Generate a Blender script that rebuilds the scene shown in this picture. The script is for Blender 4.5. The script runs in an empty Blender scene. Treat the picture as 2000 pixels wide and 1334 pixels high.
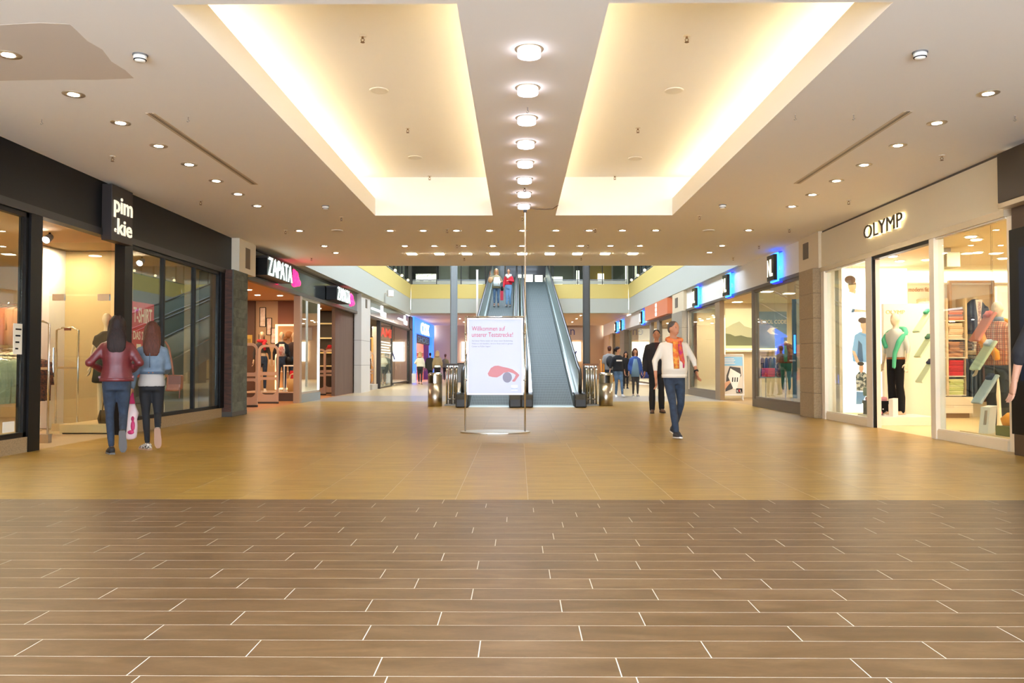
import bpy, math, random
from mathutils import Vector, Matrix
import numpy as np

R = math.radians
rnd = random.Random(7)
scene = bpy.context.scene
COL = scene.collection

# ------------------------------------------------------------------ camera, sky, exposure
cam_d = bpy.data.cameras.new('camera')
cam_d.sensor_width = 36.0
cam_d.lens = 1614 / 2000 * 36.0
cam_d.clip_end = 300
cam = bpy.data.objects.new('camera', cam_d)
COL.objects.link(cam)
cam.location = (0, 0, 1.1)
cam.rotation_euler = (R(90 + 1.562), 0, R(0.426))
scene.camera = cam

world = bpy.data.worlds.new('daylight')
scene.world = world
world.use_nodes = True
wb = world.node_tree.nodes['Background']
wb.inputs[0].default_value = (0.74, 0.85, 1.0, 1)
wb.inputs[1].default_value = 9.0

scene.view_settings.view_transform = 'Standard'
scene.view_settings.look = 'None'
scene.view_settings.gamma = 1.0
scene.view_settings.use_curve_mapping = False
scene.view_settings.exposure = 0.98
try:
    scene.cycles.sample_clamp_indirect = 6.0
    scene.cycles.max_bounces = 6
    scene.cycles.diffuse_bounces = 4
    scene.cycles.glossy_bounces = 3
    scene.cycles.transparent_max_bounces = 10
    scene.cycles.use_light_tree = False
    scene.cycles.use_adaptive_sampling = True
    scene.cycles.adaptive_threshold = 0.03
    scene.cycles.caustics_reflective = False
    scene.cycles.caustics_refractive = False
except Exception:
    pass

# ------------------------------------------------------------------ helpers
def lin(c):
    if isinstance(c, str):
        c = c.lstrip('#')
        c = [int(c[i:i + 2], 16) / 255 for i in (0, 2, 4)]
    return tuple((x / 12.92 if x <= 0.04045 else ((x + 0.055) / 1.055) ** 2.4) for x in c) + (1.0,)

MATS = {}
def M(name, col='808080', rough=0.5, metal=0.0, emit=0.0, ecol=None, noise=None, bump=0.0, coat=0.0, spec=0.5, sheen=0.0, stretch=(1, 1, 1)):
    """Procedural principled material. noise=(scale, second colour, contrast)."""
    if name in MATS:
        return MATS[name]
    m = bpy.data.materials.new(name)
    m.use_nodes = True
    nt = m.node_tree
    p = nt.nodes['Principled BSDF']
    p.inputs['Base Color'].default_value = lin(col)
    p.inputs['Roughness'].default_value = rough
    p.inputs['Metallic'].default_value = metal
    p.inputs['Specular IOR Level'].default_value = spec
    p.inputs['Coat Weight'].default_value = coat
    p.inputs['Coat Roughness'].default_value = 0.05
    if sheen:
        p.inputs['Sheen Weight'].default_value = sheen
    if emit:
        p.inputs['Emission Color'].default_value = lin(ecol or col)
        p.inputs['Emission Strength'].default_value = emit
    if noise or bump:
        tc = nt.nodes.new('ShaderNodeTexCoord')
        mp = nt.nodes.new('ShaderNodeMapping')
        mp.inputs['Scale'].default_value = stretch
        nt.links.new(tc.outputs['Object'], mp.inputs[0])
        n = nt.nodes.new('ShaderNodeTexNoise')
        n.inputs['Scale'].default_value = noise[0] if noise else 40
        n.inputs['Detail'].default_value = 5
        nt.links.new(mp.outputs[0], n.inputs['Vector'])
        if noise:
            r = nt.nodes.new('ShaderNodeValToRGB')
            k = noise[2] if len(noise) > 2 else 0.15
            r.color_ramp.elements[0].position = 0.5 - k
            r.color_ramp.elements[1].position = 0.5 + k
            r.color_ramp.elements[0].color = lin(col)
            r.color_ramp.elements[1].color = lin(noise[1])
            nt.links.new(n.outputs['Fac'], r.inputs[0])
            nt.links.new(r.outputs[0], p.inputs['Base Color'])
        if bump:
            b = nt.nodes.new('ShaderNodeBump')
            b.inputs['Strength'].default_value = bump
            b.inputs['Distance'].default_value = 0.01
            nt.links.new(n.outputs['Fac'], b.inputs['Height'])
            nt.links.new(b.outputs[0], p.inputs['Normal'])
    MATS[name] = m
    return m

def glass_mat(name, tint=(0.93, 0.97, 0.95), boost=1.0):
    if name in MATS:
        return MATS[name]
    m = bpy.data.materials.new(name)
    m.use_nodes = True
    nt = m.node_tree
    nt.nodes.remove(nt.nodes['Principled BSDF'])
    out = nt.nodes['Material Output']
    t = nt.nodes.new('ShaderNodeBsdfTransparent')
    t.inputs[0].default_value = (*tint, 1)
    g = nt.nodes.new('ShaderNodeBsdfGlossy')
    g.inputs['Roughness'].default_value = 0.0
    g.inputs['Color'].default_value = (0.95, 1, 0.98, 1)
    geo = nt.nodes.new('ShaderNodeNewGeometry')
    dt = nt.nodes.new('ShaderNodeVectorMath'); dt.operation = 'DOT_PRODUCT'
    nt.links.new(geo.outputs['Normal'], dt.inputs[0]); nt.links.new(geo.outputs['Incoming'], dt.inputs[1])
    def math_(op, a_, b_=None, clamp=False):
        n_ = nt.nodes.new('ShaderNodeMath'); n_.operation = op; n_.use_clamp = clamp
        for i_, q in enumerate((a_, b_)):
            if q is None: continue
            if isinstance(q, (int, float)): n_.inputs[i_].default_value = q
            else: nt.links.new(q, n_.inputs[i_])
        return n_.outputs[0]
    c_ = math_('SUBTRACT', 1.0, math_('ABSOLUTE', dt.outputs['Value']))
    mu_ = math_('MULTIPLY', math_('MULTIPLY_ADD', math_('POWER', c_, 5.0), 0.96), boost, True)
    [n_ for n_ in nt.nodes if n_.type == 'MATH' and n_.operation == 'MULTIPLY_ADD'][0].inputs[2].default_value = 0.04
    mx = nt.nodes.new('ShaderNodeMixShader')
    nt.links.new(mu_, mx.inputs[0])
    nt.links.new(t.outputs[0], mx.inputs[1])
    nt.links.new(g.outputs[0], mx.inputs[2])
    nt.links.new(mx.outputs[0], out.inputs[0])
    MATS[name] = m
    return m

def plaid(name, base, c1, c2, sc=14.0):
    if name in MATS:
        return MATS[name]
    m = bpy.data.materials.new(name)
    m.use_nodes = True
    nt = m.node_tree
    p = nt.nodes['Principled BSDF']
    p.inputs['Roughness'].default_value = 0.85
    tc = nt.nodes.new('ShaderNodeTexCoord')
    prev = None
    for i, (bd, c, s) in enumerate((('X', c1, sc), ('Z', c1, sc), ('X', c2, sc * 2.7), ('Z', c2, sc * 2.7))):
        w = nt.nodes.new('ShaderNodeTexWave')
        w.bands_direction = bd
        w.inputs['Scale'].default_value = s / 6.28
        rp = nt.nodes.new('ShaderNodeValToRGB')
        rp.color_ramp.elements[0].position = 0.62
        rp.color_ramp.elements[1].position = 0.72
        rp.color_ramp.elements[0].color = (0, 0, 0, 1)
        rp.color_ramp.elements[1].color = (0.65, 0.65, 0.65, 1)
        nt.links.new(tc.outputs['Object'], w.inputs['Vector'])
        nt.links.new(w.outputs['Fac'], rp.inputs[0])
        mx = nt.nodes.new('ShaderNodeMix')
        mx.data_type = 'RGBA'
        nt.links.new(rp.outputs[0], mx.inputs[0])
        if prev is None:
            mx.inputs[6].default_value = lin(base)
        else:
            nt.links.new(prev, mx.inputs[6])
        mx.inputs[7].default_value = lin(c)
        prev = mx.outputs[2]
    nt.links.new(prev, p.inputs['Base Color'])
    MATS[name] = m
    return m

def board_mat(name, c0, c1, c2, rough, world_scale=(1.4, 7, 1), hue=0.12, bumpy=0.02):
    """floor boards / tiles: cloudy grain in world space plus a random tone for each piece."""
    m = bpy.data.materials.new(name)
    m.use_nodes = True
    nt = m.node_tree
    p = nt.nodes['Principled BSDF']
    p.inputs['Roughness'].default_value = rough
    p.inputs['Specular IOR Level'].default_value = 0.36
    geo = nt.nodes.new('ShaderNodeNewGeometry')
    oi = nt.nodes.new('ShaderNodeObjectInfo')
    ad = nt.nodes.new('ShaderNodeVectorMath'); ad.operation = 'ADD'
    cb = nt.nodes.new('ShaderNodeCombineXYZ')
    mr = nt.nodes.new('ShaderNodeMath'); mr.operation = 'MULTIPLY'; mr.inputs[1].default_value = 31.0
    nt.links.new(oi.outputs['Random'], mr.inputs[0])
    nt.links.new(mr.outputs[0], cb.inputs[2])
    nt.links.new(geo.outputs['Position'], ad.inputs[0])
    nt.links.new(cb.outputs[0], ad.inputs[1])
    mp = nt.nodes.new('ShaderNodeMapping')
    mp.inputs['Scale'].default_value = world_scale
    nt.links.new(ad.outputs[0], mp.inputs[0])
    n1 = nt.nodes.new('ShaderNodeTexNoise')
    n1.inputs['Scale'].default_value = 1.6; n1.inputs['Detail'].default_value = 6; n1.inputs['Distortion'].default_value = 0.8
    nt.links.new(mp.outputs[0], n1.inputs['Vector'])
    n2 = nt.nodes.new('ShaderNodeTexNoise')
    n2.inputs['Scale'].default_value = 14; n2.inputs['Detail'].default_value = 4; n2.inputs['Distortion'].default_value = 1.5
    nt.links.new(mp.outputs[0], n2.inputs['Vector'])
    mxf = nt.nodes.new('ShaderNodeMath'); mxf.operation = 'MULTIPLY_ADD'; mxf.inputs[1].default_value = 0.25
    nt.links.new(n2.outputs['Fac'], mxf.inputs[0])
    m8 = nt.nodes.new('ShaderNodeMath'); m8.operation = 'MULTIPLY'; m8.inputs[1].default_value = 0.75
    nt.links.new(n1.outputs['Fac'], m8.inputs[0])
    nt.links.new(m8.outputs[0], mxf.inputs[2])
    rp = nt.nodes.new('ShaderNodeValToRGB')
    e = rp.color_ramp.elements
    e[0].position = 0.33; e[0].color = lin(c0)
    e[1].position = 0.66; e[1].color = lin(c2)
    k = e.new(0.5); k.color = lin(c1)
    nt.links.new(mxf.outputs[0], rp.inputs[0])
    hs = nt.nodes.new('ShaderNodeHueSaturation')
    vv = nt.nodes.new('ShaderNodeMapRange')
    vv.inputs['To Min'].default_value = 1 - hue; vv.inputs['To Max'].default_value = 1 + hue
    nt.links.new(oi.outputs['Random'], vv.inputs[0])
    nt.links.new(vv.outputs[0], hs.inputs['Value'])
    nt.links.new(rp.outputs[0], hs.inputs['Color'])
    nt.links.new(hs.outputs[0], p.inputs['Base Color'])
    if bumpy:
        b = nt.nodes.new('ShaderNodeBump'); b.inputs['Strength'].default_value = bumpy
        nt.links.new(mxf.outputs[0], b.inputs['Height'])
        nt.links.new(b.outputs[0], p.inputs['Normal'])
    MATS[name] = m
    return m

class MB:
    """collects shapes, then links them as ONE mesh object"""
    def __init__(s):
        s.v = []; s.f = []
    def add(s, vs, fs):
        k = len(s.v)
        s.v += [tuple(v) for v in vs]
        s.f += [tuple(i + k for i in f) for f in fs]
        return s
    def box(s, x0, x1, y0, y1, z0, z1):
        return s.add([(x0, y0, z0), (x1, y0, z0), (x1, y1, z0), (x0, y1, z0), (x0, y0, z1), (x1, y0, z1), (x1, y1, z1), (x0, y1, z1)],
                     [(0, 3, 2, 1), (4, 5, 6, 7), (0, 1, 5, 4), (1, 2, 6, 5), (2, 3, 7, 6), (3, 0, 4, 7)])
    def obox(s, c, u, v, w):
        """box spanned by half-vectors u v w about c"""
        c, u, v, w = map(Vector, (c, u, v, w))
        if u.cross(v).dot(w) < 0:
            u = -u
        P = [c + a * u + b * v + d * w for d in (-1, 1) for a, b in ((-1, -1), (1, -1), (1, 1), (-1, 1))]
        return s.add(P, [(0, 3, 2, 1), (4, 5, 6, 7), (0, 1, 5, 4), (1, 2, 6, 5), (2, 3, 7, 6), (3, 0, 4, 7)])
    def quad(s, a, b, c, d):
        return s.add([a, b, c, d], [(0, 1, 2, 3)])
    def loft(s, rings, caps=True):
        n = len(rings[0]); vs = [p for r in rings for p in r]; fs = []
        for i in range(len(rings) - 1):
            for j in range(n):
                a, b = i * n + j, i * n + (j + 1) % n
                fs.append((a, b, b + n, a + n))
        if caps:
            fs.append(tuple(range(n - 1, -1, -1)))
            fs.append(tuple(range((len(rings) - 1) * n, len(rings) * n)))
        return s.add(vs, fs)
    def tube(s, pts, r, n=8, sq=1.0):
        pts = [Vector(p) for p in pts]
        rs = r if isinstance(r, (list, tuple)) else [r] * len(pts)
        rings = []
        ref = None
        for i, p in enumerate(pts):
            d = (pts[min(i + 1, len(pts) - 1)] - pts[max(i - 1, 0)]).normalized()
            if ref is None:
                ref = Vector((0, 0, 1)) if abs(d.z) < 0.9 else Vector((1, 0, 0))
            a = (ref - d * ref.dot(d)).normalized()
            ref = a
            b = d.cross(a)
            rings.append([p + (a * math.cos(t) * sq + b * math.sin(t)) * rs[i] for t in [2 * math.pi * k / n for k in range(n)]])
        return s.loft(rings)
    def cyl(s, p0, p1, r0, r1=None, n=12):
        return s.tube([p0, p1], [r0, r0 if r1 is None else r1], n)
    def lathe(s, c, prof, n=16, a0=0, a1=2 * math.pi):
        c = Vector(c); full = abs(a1 - a0 - 2 * math.pi) < 1e-6
        m = n if full else n + 1
        vs = []; fs = []
        for r, z in prof:
            for k in range(m):
                t = a0 + (a1 - a0) * k / n
                vs.append(c + Vector((r * math.cos(t), r * math.sin(t), z)))
        for i in range(len(prof) - 1):
            for k in range(n):
                a, b = i * m + k, i * m + (k + 1) % m
                fs.append((a, b, b + m, a + m))
        if full and prof[0][0] > 1e-6: fs.append(tuple(range(n - 1, -1, -1)))
        if full and prof[-1][0] > 1e-6: fs.append(tuple(range((len(prof) - 1) * m, len(prof) * m)))
        return s.add(vs, fs)
    def ell(s, c, r, n=12, m=8, rot=None):
        c = Vector(c); vs = []; fs = []
        for i in range(m + 1):
            ph = math.pi * i / m
            for k in range(n):
                t = 2 * math.pi * k / n
                q = Vector((r[0] * math.sin(ph) * math.cos(t), r[1] * math.sin(ph) * math.sin(t), -r[2] * math.cos(ph)))
                vs.append(c + (rot @ q if rot else q))
        for i in range(m):
            for k in range(n):
                a, b = i * n + k, i * n + (k + 1) % n
                fs.append((a, b, b + n, a + n))
        return s.add(vs, fs)
    def prism(s, poly, o, u, v, d):
        """polygon poly (a,b) in the frame o,u,v pushed by depth d along u x v (front) """
        o, u, v = Vector(o), Vector(u), Vector(v)
        n = u.cross(v).normalized() * d
        A = [o + u * a + v * b for a, b in poly]
        return s.loft([A, [p + n for p in A]]) if d > 0 else s.loft([[p + n for p in A], A])
    def frame(s, o, u, v, w, h, t, d):
        """picture frame w x h of bar width t, depth d"""
        o, u, v = Vector(o), Vector(u), Vector(v)
        n = u.cross(v).normalized() * d / 2
        for a, b, x, y in ((0, 0, w, t), (0, h - t, w, t), (0, t, t, h - 2 * t), (w - t, t, t, h - 2 * t)):
            s.obox(o + u * (a + x / 2) + v * (b + y / 2) + n, u * x / 2, v * y / 2, n)
        return s
    def mesh(s, name, off=(0, 0, 0), smooth=False):
        me = bpy.data.meshes.new(name)
        ox, oy, oz = off
        me.from_pydata([(x - ox, y - oy, z - oz) for x, y, z in s.v], [], s.f)
        me.validate()
        if smooth:
            me.polygons.foreach_set('use_smooth', [True] * len(me.polygons))
        me.update()
        return me
    def obj(s, name, mat, parent=None, smooth=False, bevel=0.0, world=True):
        off = (0, 0, 0); loc = (0, 0, 0)
        if parent is None:
            a = np.array(s.v); loc = off = tuple(float(x) for x in ((a[:, 0].min() + a[:, 0].max()) / 2, (a[:, 1].min() + a[:, 1].max()) / 2, a[:, 2].min()))
        elif world:
            q = parent; off = Vector()
            while q: off += q.location; q = q.parent
        me = s.mesh(name, off, smooth)
        for mm in (mat if isinstance(mat, (list, tuple)) else [mat]):
            me.materials.append(mm)
        o = bpy.data.objects.new(name, me)
        COL.objects.link(o)
        o.location = loc if parent is None else (0, 0, 0)
        o.parent = parent
        if bevel:
            b = o.modifiers.new('bevel', 'BEVEL'); b.width = bevel; b.segments = 2; b.limit_method = 'ANGLE'
        return o

def tag(o, label=None, cat=None, group=None, kind=None):
    if label: o['label'] = label
    if cat: o['category'] = cat
    if group: o['group'] = group
    if kind: o['kind'] = kind
    return o

def thing(name, label, cat, loc=(0, 0, 0), rz=0.0, group=None):
    o = bpy.data.objects.new(name, None)
    o.empty_display_size = 0.1
    COL.objects.link(o)
    o.location = loc; o.rotation_euler = (0, 0, rz)
    return tag(o, label, cat, group)

def struct(name, mb, mat, parent=None, smooth=False, bevel=0.0):
    o = mb.obj(name, mat, parent, smooth, bevel)
    if parent is None: o['kind'] = 'structure'
    return o

def dup(root, loc=None, rz=None, label=None, group=None):
    def cp(o, par):
        c = o.copy(); COL.objects.link(c); c.parent = par
        for ch in list(o.children): cp(ch, c)
        return c
    c = cp(root, root.parent)
    if loc is not None: c.location = loc
    if rz is not None: c.rotation_euler = (0, 0, rz)
    if label: c['label'] = label
    if group: c['group'] = group
    return c

# lettering: every string is turned into a mesh while the scene is still small
TEXTS = ['pim', 'kie', 'T-SHIRT', 'DAS 2. FÜR', '1', '€', 'ZAPATA', 'OLYMP', 'modern fit', 'NL', 'COOL CODE', 'COX', 'SHOES', 'AMI',
         'Willkommen auf', 'unserer Teststrecke!', 'Auf dieser Fläche testen wir einen neuen Bodenbelag.', 'Wenn er sich bewährt, wird er Ihnen bald im ganzen',
         'Center zu Füßen liegen!', 'K', 'L', 'en', '888', 'OLY', 'e']
TM = {}
def _make_text():
    tmp = []
    for t in TEXTS:
        c = bpy.data.curves.new('lettering', 'FONT')
        c.body = t; c.extrude = 0.5; c.resolution_u = 3; c.size = 1.0
        if t in ('pim', 'kie', 'COX', 'T-SHIRT', 'DAS 2. FÜR', '1', 'OLY', 'MAI', '888', 'NL', 'COOL CODE', 'AMI'): c.offset = 0.015
        o = bpy.data.objects.new('lettering', c); COL.objects.link(o); tmp.append((t, o))
    dg = bpy.context.evaluated_depsgraph_get()
    for t, o in tmp:
        me = bpy.data.meshes.new_from_object(o.evaluated_get(dg))
        n = len(me.vertices); a = np.empty(n * 3); me.vertices.foreach_get('co', a); a = a.reshape(-1, 3)
        a -= a.min(0); a /= np.maximum(a.max(0), 1e-6)
        TM[t] = (a, [tuple(p.vertices) for p in me.polygons])
        bpy.data.meshes.remove(me)
    for t, o in tmp:
        c = o.data; bpy.data.objects.remove(o); bpy.data.curves.remove(c)
_make_text()

def text(name, t, mat, parent, o, u, v, w, h, d=0.004):
    """lettering w x h with its lower left corner at o, reading along u, up along v"""
    a, fs = TM[t]
    o, u, v = Vector(o), Vector(u).normalized(), Vector(v).normalized()
    n = u.cross(v)
    mb = MB()
    mb.add([o + u * (p[0] * w) + v * (p[1] * h) + n * (p[2] * d) for p in a], fs)
    return mb.obj(name, mat, parent)

BLOBS = []
def blob(mb, name, mat, parent, voxel=0.02, it=6, world=False):
    o = mb.obj(name, mat, parent, True, world=world)
    r = o.modifiers.new('remesh', 'REMESH'); r.mode = 'VOXEL'; r.voxel_size = voxel; r.use_smooth_shade = True
    if it:
        s = o.modifiers.new('smooth', 'SMOOTH'); s.iterations = it; s.factor = 0.5
    BLOBS.append(o)
    return o

def finish_blobs():
    dg = bpy.context.evaluated_depsgraph_get()
    new = [(o, bpy.data.meshes.new_from_object(o.evaluated_get(dg))) for o in BLOBS]
    for o, me in new:
        old = o.data
        me.name = o.name
        if not me.materials:
            for m_ in old.materials: me.materials.append(m_)
        o.modifiers.clear(); o.data = me
        me.polygons.foreach_set('use_smooth', [True] * len(me.polygons))
        if old.users == 0: bpy.data.meshes.remove(old)
    BLOBS.clear()

# ------------------------------------------------------------------ materials shared by many things
WHITE = M('white_paint', 'e9e2da', 0.75)
CEIL = M('ceiling_paint', 'f4efe6', 0.85)
CREAM = M('cream_panel', 'efe3cd', 0.6)
BLACK = M('black_lacquer', '0e0b0a', 0.4, spec=0.2)
BLACKM = M('black_matte', '121011', 0.8, spec=0.25)
DARKMETAL = M('dark_metal', '2a2725', 0.4, 0.3)
CHROME = M('chrome', 'd8d8d6', 0.12, 1.0)
STEEL = M('brushed_steel', 'c4bdb2', 0.32, 1.0)
GREYMETAL = M('grey_metal', '8b9193', 0.45, 0.4)
GLASS = glass_mat('pane_glass')
GRANITE = M('granite', '8a7455', 0.55, noise=(60, 'a8906c', 0.2), bump=0.05)
WARMLAMP = M('warm_lamp', 'fff0d0', 0.5, emit=14, ecol='ffe9c0')
COOLLAMP = M('cool_lamp', 'f4f2ff', 0.5, emit=9, ecol='f2f0ff')

# ------------------------------------------------------------------ floor
PLANK = board_mat('plank_brown', '5c4324', '6b5031', '7a5f3f', 0.42, (1.5, 4.5, 1), 0.07, 0.01)
TILE = board_mat('tile_tan', '98762e', 'a68338', 'b39246', 0.33, (1.2, 7, 1), 0.07, 0.015)

def tile_far_mat():
    m = board_mat('tile_tan_far', '98762e', 'a68338', 'b39246', 0.33, (1.2, 7, 1), 0.0, 0.01)
    nt = m.node_tree
    p = nt.nodes['Principled BSDF']
    src = p.inputs['Base Color'].links[0].from_socket
    geo = nt.nodes.new('ShaderNodeNewGeometry')
    br = nt.nodes.new('ShaderNodeTexBrick')
    br.offset = 0.0
    br.inputs['Scale'].default_value = 1.0
    br.inputs['Brick Width'].default_value = 0.59
    br.inputs['Row Height'].default_value = 0.6
    br.inputs['Mortar Size'].default_value = 0.003
    br.inputs['Color1'].default_value = (0.80, 0.80, 0.80, 1)
    br.inputs['Color2'].default_value = (1, 1, 1, 1)
    br.inputs['Mortar'].default_value = (0.6, 0.57, 0.5, 1)
    nt.links.new(geo.outputs['Position'], br.inputs['Vector'])
    mx = nt.nodes.new('ShaderNodeMix'); mx.data_type = 'RGBA'; mx.blend_type = 'MULTIPLY'
    mx.inputs[0].default_value = 1.0
    nt.links.new(src, mx.inputs[6]); nt.links.new(br.outputs[0], mx.inputs[7])
    nt.links.new(mx.outputs[2], p.inputs['Base Color'])
    return m
TILE_FAR = tile_far_mat()
GROUT = M('grout', 'd6d0c2', 0.7)

floor = struct('floor', MB().box(-6.2, 6.2, 0.4, 11.54, -0.12, -0.0005), GROUT)
struct('floor', MB().box(-6.2, 6.2, -3, 0.4, -0.12, 0), PLANK)
struct('floor', MB().box(-6.2, 6.2, 11.54, 24.3, -0.12, 0), TILE_FAR)
struct('floor', MB().box(-6.2, 6.2, 24.3, 28.6, -0.12, 0), M('floor_dark_band', '8d8276', 0.3, noise=(3, '9c9184'), stretch=(0.5, 4, 1)))
struct('floor', MB().box(-6.2, 6.2, 28.6, 60, -0.12, 0), M('floor_pale', 'b39a70', 0.3, noise=(3, 'bfa87e'), stretch=(0.5, 4, 1)))

def slab(name, w, d, mat):
    mb = MB(); c = 0.0004
    lo = [(-w / 2, -d / 2), (w / 2, -d / 2), (w / 2, d / 2), (-w / 2, d / 2)]
    hi = [(-w / 2 + c, -d / 2 + c), (w / 2 - c, -d / 2 + c), (w / 2 - c, d / 2 - c), (-w / 2 + c, d / 2 - c)]
    mb.loft([[(x, y, -0.02) for x, y in lo], [(x, y, -c) for x, y in lo], [(x, y, 0) for x, y in hi]])
    me = mb.mesh(name); me.materials.append(mat)
    return me
fo = Vector(floor.location)
plank_me = slab('plank', 0.8705, 0.1860, PLANK)
joints = [-.51, -.15, -.62, -.34, -.68, -.22, -.51, -.71, -.22, -.43, -.73, -.14, -.65, -.3, -.57, -.08, -.45, -.76, -.25, -.6, -.4]
nplank = 0
for r in range(-13, 20):
    y = 2.94 + 0.19 * r + 0.095
    jx = joints[r] if r >= 0 else rnd.uniform(-0.8, 0)
    lim = min(6.1, 0.72 * y + 0.9) if r >= -1 else 6.1
    if r < -1: continue
    k0 = int((-lim - jx) / 0.875) - 1
    for k in range(k0, 12):
        x = jx + 0.875 * (k + 0.5)
        if x < -lim or x > lim: continue
        if abs(x) + 0.435 > 6.2: continue
        o = bpy.data.objects.new('plank', plank_me); COL.objects.link(o)
        o.parent = floor; o.location = (x - fo.x, y - fo.y, -fo.z); nplank += 1
# the boards outside the camera's cone: one piece of stuff, same boards joined
mbp = MB()
for r in range(-13, 20):
    y = 2.94 + 0.19 * r + 0.095
    jx = joints[r] if r >= 0 else rnd.uniform(-0.8, 0)
    lim = min(6.1, 0.72 * y + 0.9) if r >= -1 else 0
    for k in range(-9, 9):
        x = jx + 0.875 * (k + 0.5)
        if r >= -1 and -lim <= x <= lim and abs(x) + 0.435 <= 6.2: continue
        x0, x1 = max(x - 0.435, -6.2), min(x + 0.435, 6.2)
        if x1 - x0 > 0.03: mbp.box(x0, x1, y - 0.0926, y + 0.0926, -0.02, 0)
tag(mbp.obj('plank', PLANK, floor), kind='stuff')
tile_me = slab('tile', 0.587, 0.597, TILE); edge_l = slab('tile', 0.377, 0.597, TILE); edge_r = slab('tile', 0.217, 0.597, TILE)
for r in range(8):
    y = 6.74 + 0.6 * (r + 0.5)
    for k in range(-11, 11):
        x = 0.08 + 0.59 * (k + 0.5)
        if x < -6.5 or x > 6.5: continue
        me_ = tile_me
        if x - 0.295 < -6.2: me_ = edge_l; x = (-6.2 - 5.82) / 2
        elif x + 0.295 > 6.2: me_ = edge_r; x = (6.2 + 5.98) / 2
        o = bpy.data.objects.new('tile', me_); COL.objects.link(o)
        o.parent = floor; o.location = (x - fo.x, y - fo.y, -fo.z)

# ------------------------------------------------------------------ ceiling with the two light coves
cl = MB()
for x0, x1, y0, y1 in ((-6.2, -2.6, 6.12, 14.95), (-0.46, 0.68, 6.12, 14.95), (2.8, 6.2, 6.12, 14.95), (-6.2, 6.2, -3, 6.12), (-6.2, 6.2, 14.95, 22.65)):
    cl.box(x0, x1, y0, y1, 3.8, 4.11)
cl.box(-6.2, 6.2, -3, 22.65, 4.5, 4.6)
for x0, x1 in ((-3.05, -2.98), (-0.06, 0.28), (3.18, 3.25)):
    cl.box(x0, x1, 6.12, 14.95, 4.11, 4.5)
for y0, y1 in ((6.05, 6.12), (14.95, 15.02)):
    cl.box(-3.05, 3.25, y0, y1, 4.11, 4.5)
ceil_ = struct('ceiling', cl, CEIL)
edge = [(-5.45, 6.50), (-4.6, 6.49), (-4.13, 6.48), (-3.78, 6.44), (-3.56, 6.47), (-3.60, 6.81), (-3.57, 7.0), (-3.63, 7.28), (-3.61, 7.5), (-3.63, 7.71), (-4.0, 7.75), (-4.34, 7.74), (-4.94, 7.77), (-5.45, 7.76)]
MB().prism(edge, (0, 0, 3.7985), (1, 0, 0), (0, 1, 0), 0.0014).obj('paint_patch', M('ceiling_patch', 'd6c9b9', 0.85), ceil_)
struct('ceiling', MB().box(-6.3, 6.3, 45.32, 60, 3.9, 4.1), M('ceiling_far', 'd8c3ab', 0.85))
COVELAMP = M('cove_lamp', 'fff3d8', 0.5, emit=10.5, ecol='ffecc6')
for x, nm in ((-2.84, 'outer strip of the left ceiling cove'), (-0.24, 'inner strip of the left ceiling cove'), (0.46, 'inner strip of the right ceiling cove'), (3.03, 'outer strip of the right ceiling cove')):
    t = thing('cove_light', 'warm fluorescent tubes laid along the ' + nm, 'light', (x, 10.53, 4.11), 0, 'cove light strips')
    MB().box(x - 0.05, x + 0.05, 6.2, 14.85, 4.111, 4.14).obj('batten', WHITE, t)
    for i in range(6):
        y0 = 6.25 + i * 1.44
        MB().cyl((x, y0, 4.17), (x, y0 + 1.36, 4.17), 0.018, n=8).obj('tube', COVELAMP, t)

# ------------------------------------------------------------------ atrium: slab edges, upper gallery, roof light
YEL = M('yellow_fascia', 'dcc574', 0.7)
WFAS = M('white_fascia', 'bcbdb0', 0.7)
struct('trim_1', MB().box(-6.5, -5.87, 22.65, 45.0, 3.8, 4.67), WFAS)
struct('trim_2', MB().box(-6.5, -5.86, 22.65, 45.0, 4.672, 5.45), YEL)
struct('trim_3', MB().box(6.03, 6.5, 22.65, 45.0, 3.8, 4.67), WFAS)
struct('trim_4', MB().box(6.02, 6.5, 22.65, 45.0, 4.672, 5.45), YEL)
struct('trim_5', MB().box(-5.86, 6.02, 45.0, 45.3, 3.88, 4.67), WFAS)
struct('trim_6', MB().box(-5.85, 6.01, 44.99, 45.3, 4.672, 5.45), YEL)
struct('floor', MB().box(-10, -6.5, 22.65, 54, 5.2, 5.45).box(6.5, 10, 22.65, 54, 5.2, 5.45).box(-6.5, 6.5, 45.3, 54, 5.2, 5.45).box(-10, 10, 18, 22.65, 5.2, 5.45), M('gallery_floor', 'c9bda6', 0.4))
UP = M('gallery_wall', 'c7c4b6', 0.7)
struct('wall_gallery_left', MB().box(-10.2, -10, 18, 54, 5.45, 10), UP)
struct('wall_gallery_right', MB().box(10, 10.2, 18, 54, 5.45, 10), UP)
struct('wall_gallery_front', MB().box(-10, 10, 17.8, 18, 5.2, 10), UP)
ub = struct('wall_gallery_back', MB().box(-10.2, 10.2, 54, 54.2, 5.45, 10), UP)
rf = MB()
for x0, x1, y0, y1 in ((-10.2, -1.8, 17.8, 54.2), (1.8, 10.2, 17.8, 54.2), (-1.8, 1.8, 17.8, 20), (-1.8, 1.8, 43, 54.2)):
    rf.box(x0, x1, y0, y1, 10, 10.3)
struct('roof', rf, WFAS)
for i in range(5):
    struct('roof_beam', MB().box(-1.9, 1.9, 24 + i * 3.9, 24.18 + i * 3.9, 9.9, 10.2), GREYMETAL)
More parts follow.
